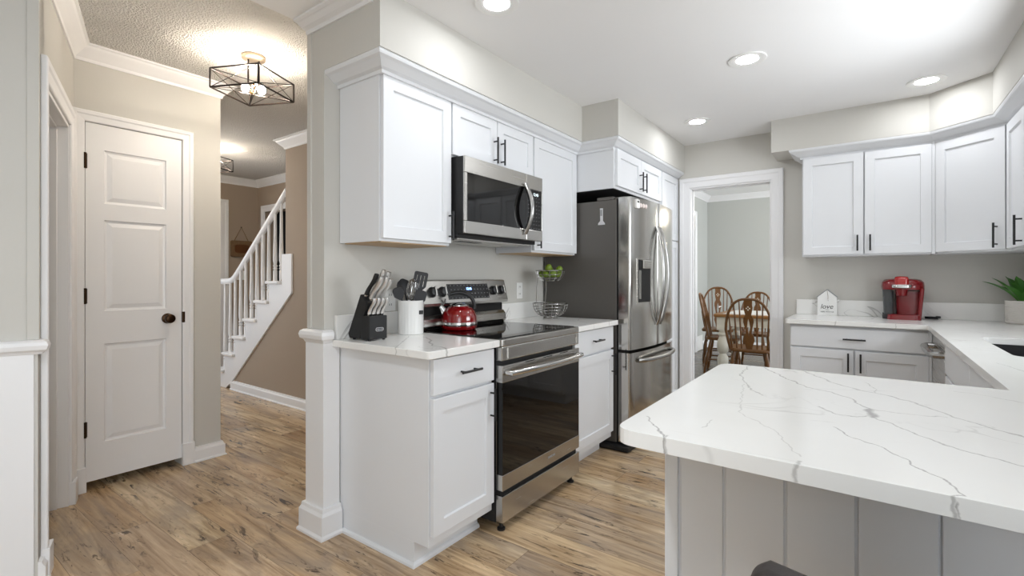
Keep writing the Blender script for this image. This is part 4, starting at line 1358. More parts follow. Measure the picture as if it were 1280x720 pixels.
# treads i = 0..5 at height RIS*(i+1); nosing x = N0X + (i-?)*RUN
body = MB(frame((0, 2.485, 0), (1, 0)))
poly = [(-5.72, 0.0), (-5.98, 0.0), (-5.98, RIS - 0.03)]
for i in range(6):
    z = RIS * (i + 1) - 0.03
    x = -5.98 + i * RUN
    poly += [(x, z), (x + RUN, z)]
poly += [(-5.98 + 6 * RUN, 1.44), (-4.38, 1.44), (-4.38, 1.07), (-5.585, 0.075)]
clean = []
for p in poly:
    if not clean or (abs(p[0] - clean[-1][0]) + abs(p[1] - clean[-1][1])) > 1e-5:
        clean.append(p)
body.prism(clean, -0.05, 0.012)
body.build('stringer', 'trim', stc, bevel=0.002)
inner = MB()
for i in range(6):
    x = -5.98 + i * RUN
    inner.box((x, 2.54, max(0, RIS * i - 0.2)), (x + RUN, 3.335, RIS * (i + 1) - 0.03))
inner.build('risers', 'trim', stc)
for i in range(6):
    x = -5.98 + i * RUN
    MB().box((x - 0.025, 2.445, RIS * (i + 1) - 0.03), (x + RUN - (0.005 if i < 5 else 0.02), 3.335, RIS * (i + 1))).build('tread', 'trim', stc, bevel=0.008)


def rail_z(x):
    return 1.225 + 0.79 * (x + 5.57)


for i in range(0, 6):
    for k in (0.045, 0.160):
        x = -5.98 + i * RUN + k
        if x < -5.90:
            continue
        z0 = RIS * (i + 1); zt = max(rail_z(x), 1.17) - 0.02
        if zt - z0 < 0.2 or x > -4.53: continue
        h = zt - z0
        bb = MB().lathe([(0.020, 0), (0.020, 0.10), (0.014, 0.108), (0.022, 0.122), (0.015, 0.134), (0.022, 0.15), (0.014, 0.165), (0.021, 0.20), (0.021, 0.24), (0.016, h * 0.6), (0.013, h)], (x, 2.515, z0), 10)
        bb.build('baluster', 'trim', stc, smooth=True)
hr = MB()
pts = [(-5.98, 2.60, 1.172), (-5.95, 2.535, 1.172), (-5.88, 2.515, 1.172), (-5.76, 2.515, 1.172), (-5.66, 2.515, 1.185), (-5.58, 2.515, 1.225)]
for k in range(1, 9):
    x = -5.58 + (1.065) * k / 8
    pts.append((x, 2.515, rail_z(x)))
hr.tube(pts, 0.028, 10, flat=1.15)
hr.build('handrail', 'trim', stc, smooth=True)

# hanging sign and switch in the foyer
hs = thing('hanging_sign', 'small weathered wooden sign hung by rope behind the stair rail', 'sign', (-6.745, 3.11, 1.49))
FSG = frame((-6.745, 0, 0), (0, 1))
b = MB(FSG).prism(rrect(3.112, 1.597, 0.275, 0.215, 0.02), 0.002, 0.020)
b.build('board', 'signwood', hs, bevel=0.003)
b = MB(FSG).tube([(3.02, 1.70, 0.012), (3.11, 1.885, 0.012), (3.20, 1.70, 0.012)], 0.005, 6)
b.build('rope', 'rope', hs)
b = MB(FSG).tube([(3.11, 1.885, 0.0), (3.11, 1.885, 0.02)], 0.006, 8)
b.build('nail', 'iron', hs)
b = MB(FSG)
b.prism(rrect(3.112, 1.597, 0.18, 0.11, 0.03), 0.020, 0.0215)
b.build('faded_emblem', 'oakdark', hs)
sp = thing('switch_plate', 'white triple light switch plate below the hanging sign', 'switch', (-6.745, 3.10, 1.2))
MB(FSG).prism(rrect(3.115, 1.245, 0.15, 0.12, 0.006), 0.001, 0.007).build('plate', 'plate', sp)
for k in (-0.045, 0, 0.045):
    MB(FSG).box((3.115 + k - 0.006, 1.232, 0.007), (3.115 + k + 0.006, 1.258, 0.015)).build('toggle', 'plate', sp)

# ------------------------------------------------------------------ outlets
FW = frame((WX, 0, 0), (0, 1))


def outlet(label, y, z):
    t = thing('wall_outlet', label, 'outlet', (WX, y, z - 0.06))
    MB(FW).prism(rrect(y, z, 0.072, 0.116, 0.006), 0.0005, 0.006).build('plate', 'plate', t, bevel=0.001)
    for dz in (-0.026, 0.026):
        f = MB(FW).prism(rrect(y, z + dz, 0.032, 0.028, 0.008), 0.006, 0.008).build('socket', 'plate', t)
        s = MB(FW)
        s.box((y - 0.008, z + dz - 0.003, 0.008), (y - 0.005, z + dz + 0.008, 0.0083)); s.box((y + 0.005, z + dz - 0.003, 0.008), (y + 0.008, z + dz + 0.008, 0.0083))
        s.build('slots', 'ink', f)


outlet('white wall outlet between the range and the fruit basket', 2.905, 1.120)
outlet('white wall outlet partly hidden behind the knife block', 1.712, 1.095)

# ------------------------------------------------------------------ knife block and knives
KB = thing('knife_block', 'black slanted knife block at the end of the counter', 'knife block', (-1.94, 1.478, ZT))
Mxz = Matrix(((1, 0, 0, 0), (0, 0, -1, 0), (0, 1, 0, 0), (0, 0, 0, 1)))
b = MB(Mxz).prism([(-2.022, 0.945), (-2.012, 0.926), (-1.93, 0.926), (-1.902, 1.036), (-1.872, 1.100), (-1.926, 1.138)], -1.529, -1.427)
b.build('body', 'black_matte', KB, bevel=0.005)
b = MB().box((-1.925, 1.4265, 0.926), (-1.857, 1.5295, 1.036))
b.build('front_block', 'black_matte', KB, bevel=0.004)
for x in (-1.87, -1.985):
    for y in (1.437, 1.519):
        MB().lathe([(0.007, 0), (0.007, 0.007)], (x, y, ZT), 10).build('foot', 'black', KB)
FK = frame((-1.857, 0, 0), (0, 1))
b = MB(FK)
outl = rrect(1.484, 0.972, 0.046, 0.017, 0.0084, 6); inl = rrect(1.484, 0.972, 0.042, 0.013, 0.0064, 6)
n = len(outl)
vo = [b.v((p[0], p[1], 0.0012)) for p in outl]; vi = [b.v((p[0], p[1], 0.0012)) for p in inl]
for i in range(n):
    b.f([vo[i], vo[(i + 1) % n], vi[(i + 1) % n], vi[i]])
lg = b.build('logo', 'platinum', KB)
text_mesh('lettering', 'FARBERWARE', 0.0062, 'platinum', lg, FK @ Matrix.Translation((1.484, 0.972, 0.0009)), 0.0003)


def knife(label, base, d, length, r, material='knife_steel', group='knives in the block'):
    d = Vector(d).normalized()
    base = Vector(base)
    t = thing('knife', label, 'knife', tuple(base), group=group)
    side = Vector((0, 1, 0))
    pts, rs = [], []
    perp = d.cross(side)
    for k in range(9):
        s = k / 8
        w = 0.004 * math.sin(2 * PI * s)
        pts.append(base + d * (0.008 + (length - 0.008) * s) + perp * w)
        rs.append(r * (0.75 + 0.35 * abs(s - 0.4) * 1.6) if k < 8 else r * 0.85)
    MB().tube(pts, rs, 10, flat=0.75).build('handle', material, t, smooth=True)
    MB().tube([base, base + d * 0.012], r * 0.7, 10).build('bolster', 'steel', t, smooth=True)
    return t


DK = (0.100, 0.012, 0.150)
for i in range(4):
    knife(['first', 'second', 'third', 'fourth'][i] + ' steel steak knife from the left in the low front row of the block', (-1.881, 1.441 + i * 0.025, 1.037), (0.050, 0.004, 0.10), 0.092, 0.0105, group='steak knives in the block')
tops = [((-1.884, 1.455, 1.110), 0.115, 'left steel knife of the tall front pair in the knife block'), ((-1.884, 1.487, 1.110), 0.115, 'middle steel knife of the tall front row in the knife block'), ((-1.884, 1.513, 1.110), 0.105, 'right steel knife of the tall front row in the knife block'),
        ((-1.905, 1.475, 1.128), 0.135, 'left steel knife handle standing highest at the back of the block'), ((-1.905, 1.508, 1.128), 0.125, 'right steel knife handle at the back of the block')]
for p, L_, lab in tops:
    knife(lab, p, DK, L_ + 0.012, 0.0138)
knife('black handled sharpening steel at the back left of the block', (-1.905, 1.444, 1.128), DK, 0.125, 0.0135, 'black_matte')

# ------------------------------------------------------------------ crock with utensils
CX, CY = -1.938, 1.752
ck = thing('utensil_crock', 'white ribbed ceramic crock holding kitchen utensils', 'crock', (CX, CY, ZT))
b = MB()
prof_o = 0.066
seg = 96
def ring_r(z, r):
    out = []
    for k in range(seg):
        rr = r - (0.0016 if k % 4 == 0 else 0.0)
        a = 2 * PI * k / seg
        out.append(b.v((CX + rr * math.cos(a), CY + rr * math.sin(a), ZT + z)))
    return out
R = [ring_r(0.0, 0.060), ring_r(0.004, 0.065), ring_r(0.165, prof_o)]
def ring_s(z, r):
    return [b.v((CX + r * math.cos(2 * PI * k / seg), CY + r * math.sin(2 * PI * k / seg), ZT + z)) for k in range(seg)]
R += [ring_s(0.168, 0.067), ring_s(0.176, 0.067), ring_s(0.176, 0.061), ring_s(0.01, 0.060)]
b.f(R[0][::-1]); b.f(R[-1])
for a, c in zip(R, R[1:]):
    for k in range(seg):
        b.f([a[k], a[(k + 1) % seg], c[(k + 1) % seg], c[k]])
b.build('pot', 'ceramic', ck, smooth=True)
e = Vector((0.85, -0.5, 0)).normalized()
b = MB(frame((CX + 0.0655, CY + 0.0, 0), (0.35, 0.94))).box((-0.004, ZT + 0.105, -0.006), (0.020, ZT + 0.125, 0.002))
b.build('nameplate', 'black', ck, bevel=0.001)


def utensil(name, label, base, tip, head, material, hr=0.005, hm='nylon'):
    t = thing(name, label, 'kitchen utensil', base, group='utensils in the white crock')
    b, tp = Vector(base), Vector(tip)
    MB().tube([b, b.lerp(tp, 0.5), tp], hr, 8).build('shaft', hm, t, smooth=True)
    head(t, tp, (tp - b).normalized())
    return t


def paddle(w, h, slots=0, th=0.004, rot=0.0):
    def fn(t, tp, d):
        # flat blade in the plane of d and a sideways vector
        s = Vector((0.63, 0.776, 0))                 # roughly facing the room
        s = (s - d * s.dot(d)).normalized()
        n = s.cross(d).normalized()
        m = Matrix.Identity(4)
        for i, a in enumerate((s, d, n)):
            m[0][i], m[1][i], m[2][i] = a
        m[0][3], m[1][3], m[2][3] = tp
        b = MB(m)
        cols = [(-w / 2, -w / 2 + w / (2 * slots + 1) * 1.2)] if slots else []
        if slots:
            st = w / (2 * slots + 1)
            sw = st * 0.32
            b.prism(round_poly([(-w / 2, h * 0.82), (w / 2, h * 0.82), (w / 2, h), (-w / 2, h)], [0, 0, 0.012, 0.012]), -th / 2, th / 2)
            b.prism(round_poly([(-w * 0.12, -0.005), (w * 0.12, -0.005), (w / 2, h * 0.28), (-w / 2, h * 0.28)], 0.0), -th / 2, th / 2)
            for k in range(slots + 1):
                bw = (w - slots * sw) / (slots + 1)
                x0 = -w / 2 + k * (bw + sw)
                b.box((x0, h * 0.27, -th / 2), (x0 + bw, h * 0.83, th / 2))
        else:
            b.prism(round_poly([(-w * 0.15, -0.005), (w * 0.15, -0.005), (w / 2, h * 0.30), (w * 0.46, h), (-w * 0.46, h), (-w / 2, h * 0.30)], [0, 0, 0.01, 0.02, 0.02, 0.01]), -th / 2, th / 2)
        b.build('blade', 'nylon', t, bevel=0.001)
    return fn


def whisk(t, tp, d):
    s = d.cross(Vector((0, 0, 1))).normalized(); n = s.cross(d).normalized()
    for k in range(6):
        a = PI * k / 6
        q = s * math.cos(a) + n * math.sin(a)
        pts = []
        for i in range(13):
            u = i / 12
            ang = PI * u
            rad = 0.024 * math.sin(ang)
            ht = 0.085 * (0.5 - 0.5 * math.cos(ang)) if False else 0.0
            # teardrop loop
            x = math.sin(2 * PI * u) * 0.028
            y = 0.115 * (1 - math.cos(2 * PI * u)) / 2
            pts.append(tp + q * x + d * y)
        MB().tube(pts[:-1], 0.0016, 5, closed=True).build('wire_loop', 'chrome', t, smooth=True)


def bowl_head(t, tp, d):
    s = Vector((0.63, 0.776, 0)); s = (s - d * s.dot(d)).normalized(); n = s.cross(d).normalized()
    b = MB()
    rows = []
    for i in range(7):
        u = i / 6
        row = []
        for k in range(9):
            a = -1 + 2 * k / 8
            wv = 0.036 * math.sqrt(max(0.02, 1 - (2 * u - 1) ** 2))
            dep = -0.012 * (1 - a * a) * (1 - (2 * u - 1) ** 2)
            row.append(tp + d * (0.085 * u - 0.004) + s * wv * a + n * dep)
        rows.append(row)
    for th in (0.0, 0.003):
        vs = [[b.v(p + n * th) for p in r] for r in rows]
        for r1, r2 in zip(vs, vs[1:]):
            for k in range(8):
                b.f([r1[k], r1[k + 1], r2[k + 1], r2[k]])
    b.build('bowl', 'nylon', t, smooth=True)


zb = ZT + 0.012
utensil('slotted_turner', 'dark slotted turner standing tallest in the white crock', (CX - 0.005, CY + 0.0, zb), (CX + 0.022, CY + 0.030, 1.142), paddle(0.072, 0.105, 3), 'nylon')
utensil('serving_spoon', 'dark serving spoon behind the whisk in the white crock', (CX + 0.01, CY + 0.01, zb), (CX - 0.030, CY - 0.012, 1.130), bowl_head, 'nylon')
utensil('whisk', 'wire balloon whisk standing in the white crock', (CX - 0.01, CY - 0.01, zb), (CX + 0.004, CY - 0.002, 1.095), whisk, 'nylon', 0.005, 'chrome')
utensil('spatula', 'dark spatula leaning right in the white crock, front of the slotted turner', (CX, CY - 0.015, zb), (CX + 0.040, CY + 0.014, 1.082), paddle(0.062, 0.070, 0), 'nylon', 0.005, 'chrome')
utensil('kitchen_tool', 'black tool leaning out left over the rim of the white crock', (CX + 0.015, CY + 0.012, zb), (CX - 0.012, CY - 0.058, 1.108), paddle(0.056, 0.060, 0, 0.022), 'nylon', 0.006)
utensil('small_whisk', 'narrow wire tool beside the whisk in the white crock', (CX - 0.02, CY + 0.012, zb), (CX - 0.004, CY + 0.018, 1.090), whisk, 'nylon', 0.004, 'chrome')

# ------------------------------------------------------------------ kettle
KX, KY, KZ = -1.855, 2.035, 0.9255
kt = thing('kettle', 'shiny red kettle with black handle on the cooktop', 'kettle', (KX, KY, KZ))
kt.scale = (1.07, 1.07, 1.0)
MB().lathe([(0.078, 0.0), (0.086, 0.002), (0.092, 0.010), (0.0935, 0.022), (0.0935, 0.05), (0.091, 0.075), (0.083, 0.100), (0.068, 0.118), (0.050, 0.130), (0.046, 0.132), (0, 0.132)], (KX, KY, KZ), 40).build('body', 'red', kt, smooth=True)
MB().lathe([(0.0940, 0.024), (0.0950, 0.026), (0.0950, 0.042), (0.0940, 0.044)], (KX, KY, KZ), 40, cap=False).build('steel_band', 'chrome', kt, smooth=True)
ldm = MB().lathe([(0.050, 0.131), (0.050, 0.136), (0.040, 0.142), (0.020, 0.149), (0.0, 0.151)], (KX, KY, KZ), 30).build('lid', 'chrome', kt, smooth=True)
hd = Vector((0.73, 0.68, 0)).normalized()      # spout points left in the picture
spd = -hd
c0 = Vector((KX, KY, KZ))
pts, rs = [], []
for k in range(15):
    a = math.radians(-10 + 128 * k / 14)
    pts.append(c0 + hd * (0.002 + 0.078 * math.cos(a)) + Vector((0, 0, 0.128 + 0.078 * math.sin(a))))
    rs.append(0.0105 if k > 2 else 0.0095)
pts[-1] = pts[-2] + (spd * 0.022 + Vector((0, 0, -0.005)))
MB().tube(pts, rs, 10).build('handle', 'black', kt, smooth=True)
MB().tube([c0 + spd * 0.070 + Vector((0, 0, 0.088)), c0 + spd * 0.090 + Vector((0, 0, 0.118)), c0 + spd * 0.098 + Vector((0, 0, 0.128))], [0.022, 0.016, 0.015], 14).build('spout', 'chrome', kt, smooth=True)
MB().tube([c0 + spd * 0.090 + Vector((0, 0, 0.130)), c0 + spd * 0.074 + Vector((0, 0, 0.155)), c0 + spd * 0.070 + Vector((0, 0, 0.170))], [0.008, 0.006, 0.005], 8).build('whistle_lever', 'chrome', kt, smooth=True)

# ------------------------------------------------------------------ fruit basket and limes
BX, BY = -1.862, 3.015
fb = thing('fruit_basket', 'two-tier silver wire fruit basket beside the refrigerator', 'basket', (BX, BY, ZT))


def wire_bowl(name, cx, cy, zrim, R_, depth, ribs, rings, parent):
    b = MB()
    def pr(s):   # s 0 bottom .. 1 rim
        a = s * PI / 2
        return R_ * math.sin(a * 0.88 + 0.19) / math.sin(PI / 2 * 0.88 + 0.19), zrim - depth * (1 - s) ** 1.0 * (0.35 + 0.65 * (1 - s)) if False else zrim - depth * math.cos(s * PI / 2)
    for i in range(rings + 1):
        s = i / rings
        r, z = pr(0.28 + 0.72 * s)
        pts = [(cx + r * math.cos(2 * PI * k / 32), cy + r * math.sin(2 * PI * k / 32), z) for k in range(32)]
        b.tube(pts, 0.0038 if i == rings else 0.0024, 6, closed=True)
    for j in range(ribs):
        a = 2 * PI * j / ribs
        pts = []
        for i in range(7):
            r, z = pr(0.28 + 0.72 * i / 6)
            pts.append((cx + r * math.cos(a), cy + r * math.sin(a), z))
        b.tube(pts, 0.0024, 5)
    return b.build(name, 'handle_steel', parent, smooth=True)


wire_bowl('lower_bowl', BX, BY, ZT + 0.108, 0.125, 0.098, 14, 5, fb)
wire_bowl('upper_bowl', BX, BY, ZT + 0.345, 0.102, 0.080, 12, 3, fb)
b = MB()
b.tube([(BX - 0.118, BY + 0.0, ZT + 0.108), (BX - 0.116, BY, ZT + 0.22), (BX - 0.100, BY, ZT + 0.345)], 0.003, 8)
b.tube([(BX + 0.02, BY - 0.122, ZT + 0.108), (BX - 0.005, BY - 0.06, ZT + 0.115), (BX - 0.01, BY - 0.035, ZT + 0.20), (BX - 0.015, BY - 0.03, ZT + 0.275)], 0.003, 8)
b.build('post', 'handle_steel', fb, smooth=True)
b = MB()
b.tube([(BX + 0.05 * math.cos(2 * PI * k / 24), BY + 0.05 * math.sin(2 * PI * k / 24), ZT + 0.003) for k in range(24)], 0.003, 6, closed=True)
for k in range(4):
    a = PI / 2 * k
    b.tube([(BX + 0.05 * math.cos(a), BY + 0.05 * math.sin(a), ZT + 0.003), (BX + 0.062 * math.cos(a), BY + 0.062 * math.sin(a), ZT + 0.020)], 0.0025, 6)
b.build('foot_ring', 'handle_steel', fb, smooth=True)
lime_spots = [(0.045, -0.03, 0.322), (-0.005, -0.06, 0.320), (-0.055, -0.02, 0.322), (-0.03, 0.045, 0.320), (0.035, 0.05, 0.322), (0.07, 0.012, 0.352), (0.0, 0.0, 0.345), (0.022, -0.058, 0.366)]
lime0 = None
lime_lab = ['lime low in the upper wire bowl, towards the room', 'lime low in the upper wire bowl, towards the range', 'lime low in the upper wire bowl, towards the wall', 'lime low in the upper wire bowl, wall side by the refrigerator',
            'lime low in the upper wire bowl, nearest the refrigerator', 'lime resting on the rim of the upper wire bowl', 'lime on top in the middle of the upper wire bowl', 'lime on top of the heap at the range side']
for i, (x, y, z) in enumerate(lime_spots):
    if lime0 is None:
        lm = MB().lathe([(0, -0.030), (0.004, -0.029), (0.016, -0.022), (0.024, -0.008), (0.0245, 0.006), (0.018, 0.020), (0.006, 0.028), (0.0, 0.031)], (0, 0, 0), 16, cap=False)
        lime0 = lm.build('lime', 'lime', None, smooth=True)
        o = lime0
    else:
        o = lime0.copy(); COL.objects.link(o)
    o.location = (BX + x, BY + y, ZT + z)
    o.rotation_euler = (1.2 + 0.4 * i, 0.5 * i, 0.9 * i)
    tag(o, lime_lab[i], 'lime', 'limes in the wire basket')

# ------------------------------------------------------------------ right counter objects
SGX, SGY = -0.258, 4.535
hsn = thing('house_sign', 'small white house-shaped sign with script lettering on the back counter', 'sign', (SGX, SGY, ZT))
FH = frame((SGX, SGY - 0.012, 0), (1, 0))
b = MB(FH).prism([(-0.064, ZT), (0.064, ZT), (0.064, ZT + 0.142), (0.0, ZT + 0.198), (-0.064, ZT + 0.142)], -0.024, 0.0)
b.build('board', 'plate', hsn, bevel=0.0015)
b = MB(FH)
b.prism([(-0.069, ZT + 0.139), (0.0, ZT + 0.199), (0.069, ZT + 0.139), (0.069, ZT + 0.145), (0.0, ZT + 0.205), (-0.069, ZT + 0.145)], -0.026, 0.002)
b.build('roof_edge', 'inkgrey', hsn)
sh = Matrix.Identity(4); sh[0][1] = 0.25
text_mesh('script_lettering', 'love', 0.050, 'ink', hsn, FH @ Matrix.Translation((0, ZT + 0.068, 0.0006)) @ sh, 0.0004)
text_mesh('small_lettering', 'lives', 0.013, 'inkgrey', hsn, FH @ Matrix.Translation((0, ZT + 0.045, 0.0006)), 0.0004)
text_mesh('small_lettering', 'HERE WITH US', 0.013, 'ink', hsn, FH @ Matrix.Translation((0, ZT + 0.028, 0.0006)), 0.0004)
b = MB(FH).tube([(0.0, ZT + 0.195, 0.003), (0.006, ZT + 0.15, 0.003), (0.006, ZT + 0.125, 0.003)], 0.0012, 5)
b.build('string', 'rope', hsn)
MB(FH).sphere((0.006, ZT + 0.120, 0.006), 0.006, 10, 6).build('bead', 'ceramic', hsn, smooth=True)
b = MB(FH).sphere((0.074, ZT + 0.118, -0.01), 0.008, 10, 6)
b.build('side_bead', 'ceramic', hsn, smooth=True)

# coffee maker
CMX, CMY = 0.198, 4.455
cm = thing('coffee_maker', 'red single-cup coffee maker with a clear water tank', 'coffee maker', (CMX, CMY, ZT))
def cmb(x0, x1, y0, y1, z0, z1, name, m_, bev=0.01, seg=4, rot=None):
    return MB().box((CMX + x0, CMY + y0, ZT + z0), (CMX + x1, CMY + y1, ZT + z1)).build(name, m_, cm, bevel=bev, seg=seg)
# back column + right side cheek: rounded, slightly tapered upwards
b = MB()
lo = rrect(0.030, 0.025, 0.165, 0.22, 0.035, 6); hi = rrect(0.034, 0.022, 0.185, 0.235, 0.04, 6)
def loft(b, rings):
    vs = [[b.v((CMX + p[0], CMY + p[1], ZT + z)) for p in pts] for pts, z in rings]
    n = len(vs[0])
    b.f(vs[0][::-1]); b.f(vs[-1])
    for a, c in zip(vs, vs[1:]):
        for k in range(n):
            b.f([a[k], a[(k + 1) % n], c[(k + 1) % n], c[k]])
    return b
loft(b, [(rrect(0.036, 0.045, 0.140, 0.16, 0.03), 0.03), (rrect(0.036, 0.045, 0.150, 0.16, 0.03), 0.20)])
b.build('column', 'redplastic', cm, smooth=True)
b = MB()
loft(b, [(rrect(0.088, 0.02, 0.022, 0.21, 0.010), 0.002), (rrect(0.104, 0.02, 0.024, 0.225, 0.010), 0.22)])
b.build('side_cheek', 'redplastic', cm, smooth=True)
b = MB()
loft(b, [(rrect(0.0, 0.015, 0.236, 0.225, 0.07, 10), 0.210), (rrect(0.0, 0.015, 0.242, 0.23, 0.075, 10), 0.232), (rrect(0.0, 0.018, 0.236, 0.225, 0.075, 10), 0.262), (rrect(0.0, 0.022, 0.205, 0.20, 0.07, 10), 0.280), (rrect(0.0, 0.025, 0.15, 0.15, 0.06, 10), 0.287)])
b.build('head', 'redplastic', cm, smooth=True)
b = MB()
loft(b, [(rrect(0.005, -0.02, 0.19, 0.17, 0.03, 8), 0.0), (rrect(0.005, -0.02, 0.185, 0.165, 0.03, 8), 0.034), (rrect(0.005, -0.02, 0.17, 0.15, 0.03, 8), 0.038)])
b.build('drip_tray', 'redplastic', cm, smooth=True)
b = MB()
loft(b, [(rrect(-0.078, 0.03, 0.055, 0.175, 0.02, 8), 0.036), (rrect(-0.086, 0.03, 0.060, 0.185, 0.02, 8), 0.214)])
b.build('water_tank', 'smoke', cm, smooth=True)
MB().box((CMX - 0.058, CMY - 0.02, ZT + 0.055), (CMX - 0.050, CMY - 0.012, ZT + 0.20)).build('tank_rib', 'black', cm)
b = MB()
loft(b, [(rrect(-0.082, 0.03, 0.062, 0.18, 0.02, 8), 0.002), (rrect(-0.080, 0.03, 0.062, 0.18, 0.02, 8), 0.036)])
b.build('tank_base', 'nylon', cm, smooth=True)
b = MB().lathe([(0.026, 0.165), (0.030, 0.168), (0.036, 0.215)], (CMX - 0.008, CMY - 0.070, ZT), 24)
b.build('pod_holder', 'redplastic', cm, smooth=True)
b = MB()
loft(b, [(rrect(-0.008, -0.075, 0.112, 0.09, 0.03, 8), 0.224), (rrect(-0.008, -0.075, 0.116, 0.092, 0.03, 8), 0.240), (rrect(-0.008, -0.075, 0.108, 0.088, 0.03, 8), 0.246)])
b.build('handle_ring', 'chrome', cm, smooth=True)
b = MB()
loft(b, [(rrect(-0.008, -0.065, 0.078, 0.085, 0.02, 8), 0.244), (rrect(-0.008, -0.060, 0.082, 0.09, 0.02, 8), 0.285), (rrect(-0.008, -0.052, 0.07, 0.08, 0.02, 8), 0.300), (rrect(-0.008, -0.045, 0.045, 0.05, 0.015, 8), 0.305)])
b.build('lid', 'redbright', cm, smooth=True)
text_mesh('logo', 'KEURIG', 0.013, 'platinum', cm, frame((CMX - 0.008, CMY - 0.1228, ZT + 0.2355), (1, 0)), 0.0006)
b = MB().box((CMX + 0.05, CMY - 0.06, ZT + 0.281), (CMX + 0.062, CMY - 0.05, ZT + 0.2835))
b.build('button', 'inkgrey', cm)
b = MB().box((CMX + 0.075, CMY - 0.058, ZT + 0.279), (CMX + 0.087, CMY - 0.048, ZT + 0.2815))
b.build('button', 'inkgrey', cm)
cord = thing('power_cord', 'small coil of black power cord on the counter beside the coffee maker', 'cord', (0.365, 4.53, ZT))
pts = []
for k in range(40):
    a = 2 * PI * k / 13
    pts.append((0.362 + 0.034 * math.cos(a), 4.535 + 0.022 * math.sin(a), ZT + 0.005 + 0.012 * (k / 39)))
MB().tube(pts, 0.0045, 6).build('cable', 'black', cord, smooth=True)
MB().box((0.385, 4.525, ZT + 0.008), (0.412, 4.545, ZT + 0.024)).build('plug', 'black', cord, bevel=0.003)

# potted plant
PX, PYY = 0.800, 4.42
pt = thing('potted_plant', 'green spiky agave in a ribbed white pot at the right edge', 'plant', (PX, PYY, ZT))
prof = [(0.076, 0), (0.082, 0.003)]
for k in range(14):
    z = 0.008 + k * 0.0098
    prof += [(0.0845 + 0.0001 * k, z), (0.0870 + 0.0001 * k, z + 0.005)]
prof += [(0.086, 0.148), (0.080, 0.148), (0.078, 0.135), (0.0, 0.135)]
MB().lathe(prof, (PX, PYY, ZT), 40).build('pot', 'pot', pt, smooth=True)
rnd = random.Random(3)
leaves = []
for ring, (nl, L_, tilt, w) in enumerate(((7, 0.205, 60, 0.078), (6, 0.195, 40, 0.092), (5, 0.175, 20, 0.092), (2, 0.15, 6, 0.07))):
    for k in range(nl):
        a = 2 * PI * (k + 0.5 * ring) / nl + 0.35
        tl = math.radians(tilt + rnd.uniform(-5, 5)); LL = L_ * rnd.uniform(0.9, 1.08)
        d = Vector((math.cos(a), math.sin(a), 0)); s = Vector((-d.y, d.x, 0))
        b = MB()
        rows = []
        for i in range(9):
            u = i / 8
            bend = tl * (0.55 + 0.5 * u)
            p = Vector((PX, PYY, ZT + 0.130)) + d * (0.012 + LL * u * math.sin(bend) * 0.98) + Vector((0, 0, LL * u * math.cos(bend * 0.85)))
            wd = w * (0.55 + 1.2 * u) * (1 - u) ** 0.8 if u > 0 else w * 0.5
            nrm2 = (Vector((0, 0, 1)) * math.sin(bend) - d * math.cos(bend))
            thick = 0.007 * (1 - u) + 0.0008
            rows.append([p - s * wd / 2 + nrm2 * wd * 0.18, p - nrm2 * thick, p + s * wd / 2 + nrm2 * wd * 0.18, p + nrm2 * thick * 0.4])
        vs = [[b.v(q) for q in r_] for r_ in rows]
        b.f(vs[0]); b.f(vs[-1][::-1])
        for r1, r2_ in zip(vs, vs[1:]):
            for m_ in range(4):
                b.f([r1[m_], r1[(m_ + 1) % 4], r2_[(m_ + 1) % 4], r2_[m_]])
        b.build('leaf', 'leaf', pt, smooth=True)

# ------------------------------------------------------------------ bar stool in front of the peninsula
bs = thing('bar_stool', 'dark brown leather bar stool back peeking up in front of the peninsula', 'stool', (0.12, 0.78, 0))
SX_, SY_ = 0.092, 0.80
b = MB()
rows = []
for j, (z, hw, y0) in enumerate(((0.66, 0.19, 0.635), (0.75, 0.205, 0.615), (0.83, 0.210, 0.595), (0.878, 0.205, 0.585), (0.893, 0.185, 0.583))):
    row_f, row_b = [], []
    for k in range(11):
        a = -1 + 2 * k / 10
        cy = 0.05 * a * a
        zz = z - 0.012 * a * a if j >= 3 else z
        row_f.append((SX_ + hw * a, y0 + cy - 0.022, zz)); row_b.append((SX_ + hw * a, y0 + cy + 0.022, zz))
    rows.append(row_f + row_b[::-1])
vs = [[b.v(p) for p in r_] for r_ in rows]
b.f(vs[0][::-1]); b.f(vs[-1])
n = len(vs[0])
for r1, r2_ in zip(vs, vs[1:]):
    for k in range(n):
        b.f([r1[k], r1[(k + 1) % n], r2_[(k + 1) % n], r2_[k]])
b.build('backrest', 'leather', bs, smooth=True, bevel=0.012, seg=3)
MB().prism(rrect(SX_, 0.81, 0.42, 0.40, 0.08), 0.60, 0.67).build('seat', 'leather', bs, bevel=0.02, seg=3)
for sx in (-1, 1):
    for sy in (-1, 1):
        MB().tube([(SX_ + sx * 0.15, 0.81 + sy * 0.14, 0.605), (SX_ + sx * 0.19, 0.81 + sy * 0.18, 0.0)], [0.018, 0.013], 10).build('leg', 'oakdark', bs, smooth=True)
b = MB()
q = [(SX_ + sx * 0.178, 0.81 + sy * 0.168, 0.19) for sx, sy in ((-1, -1), (1, -1), (1, 1), (-1, 1))]
for i in range(4):
    b.tube([q[i], q[(i + 1) % 4]], 0.009, 8)
b.build('footrest', 'oakdark', bs, smooth=True)

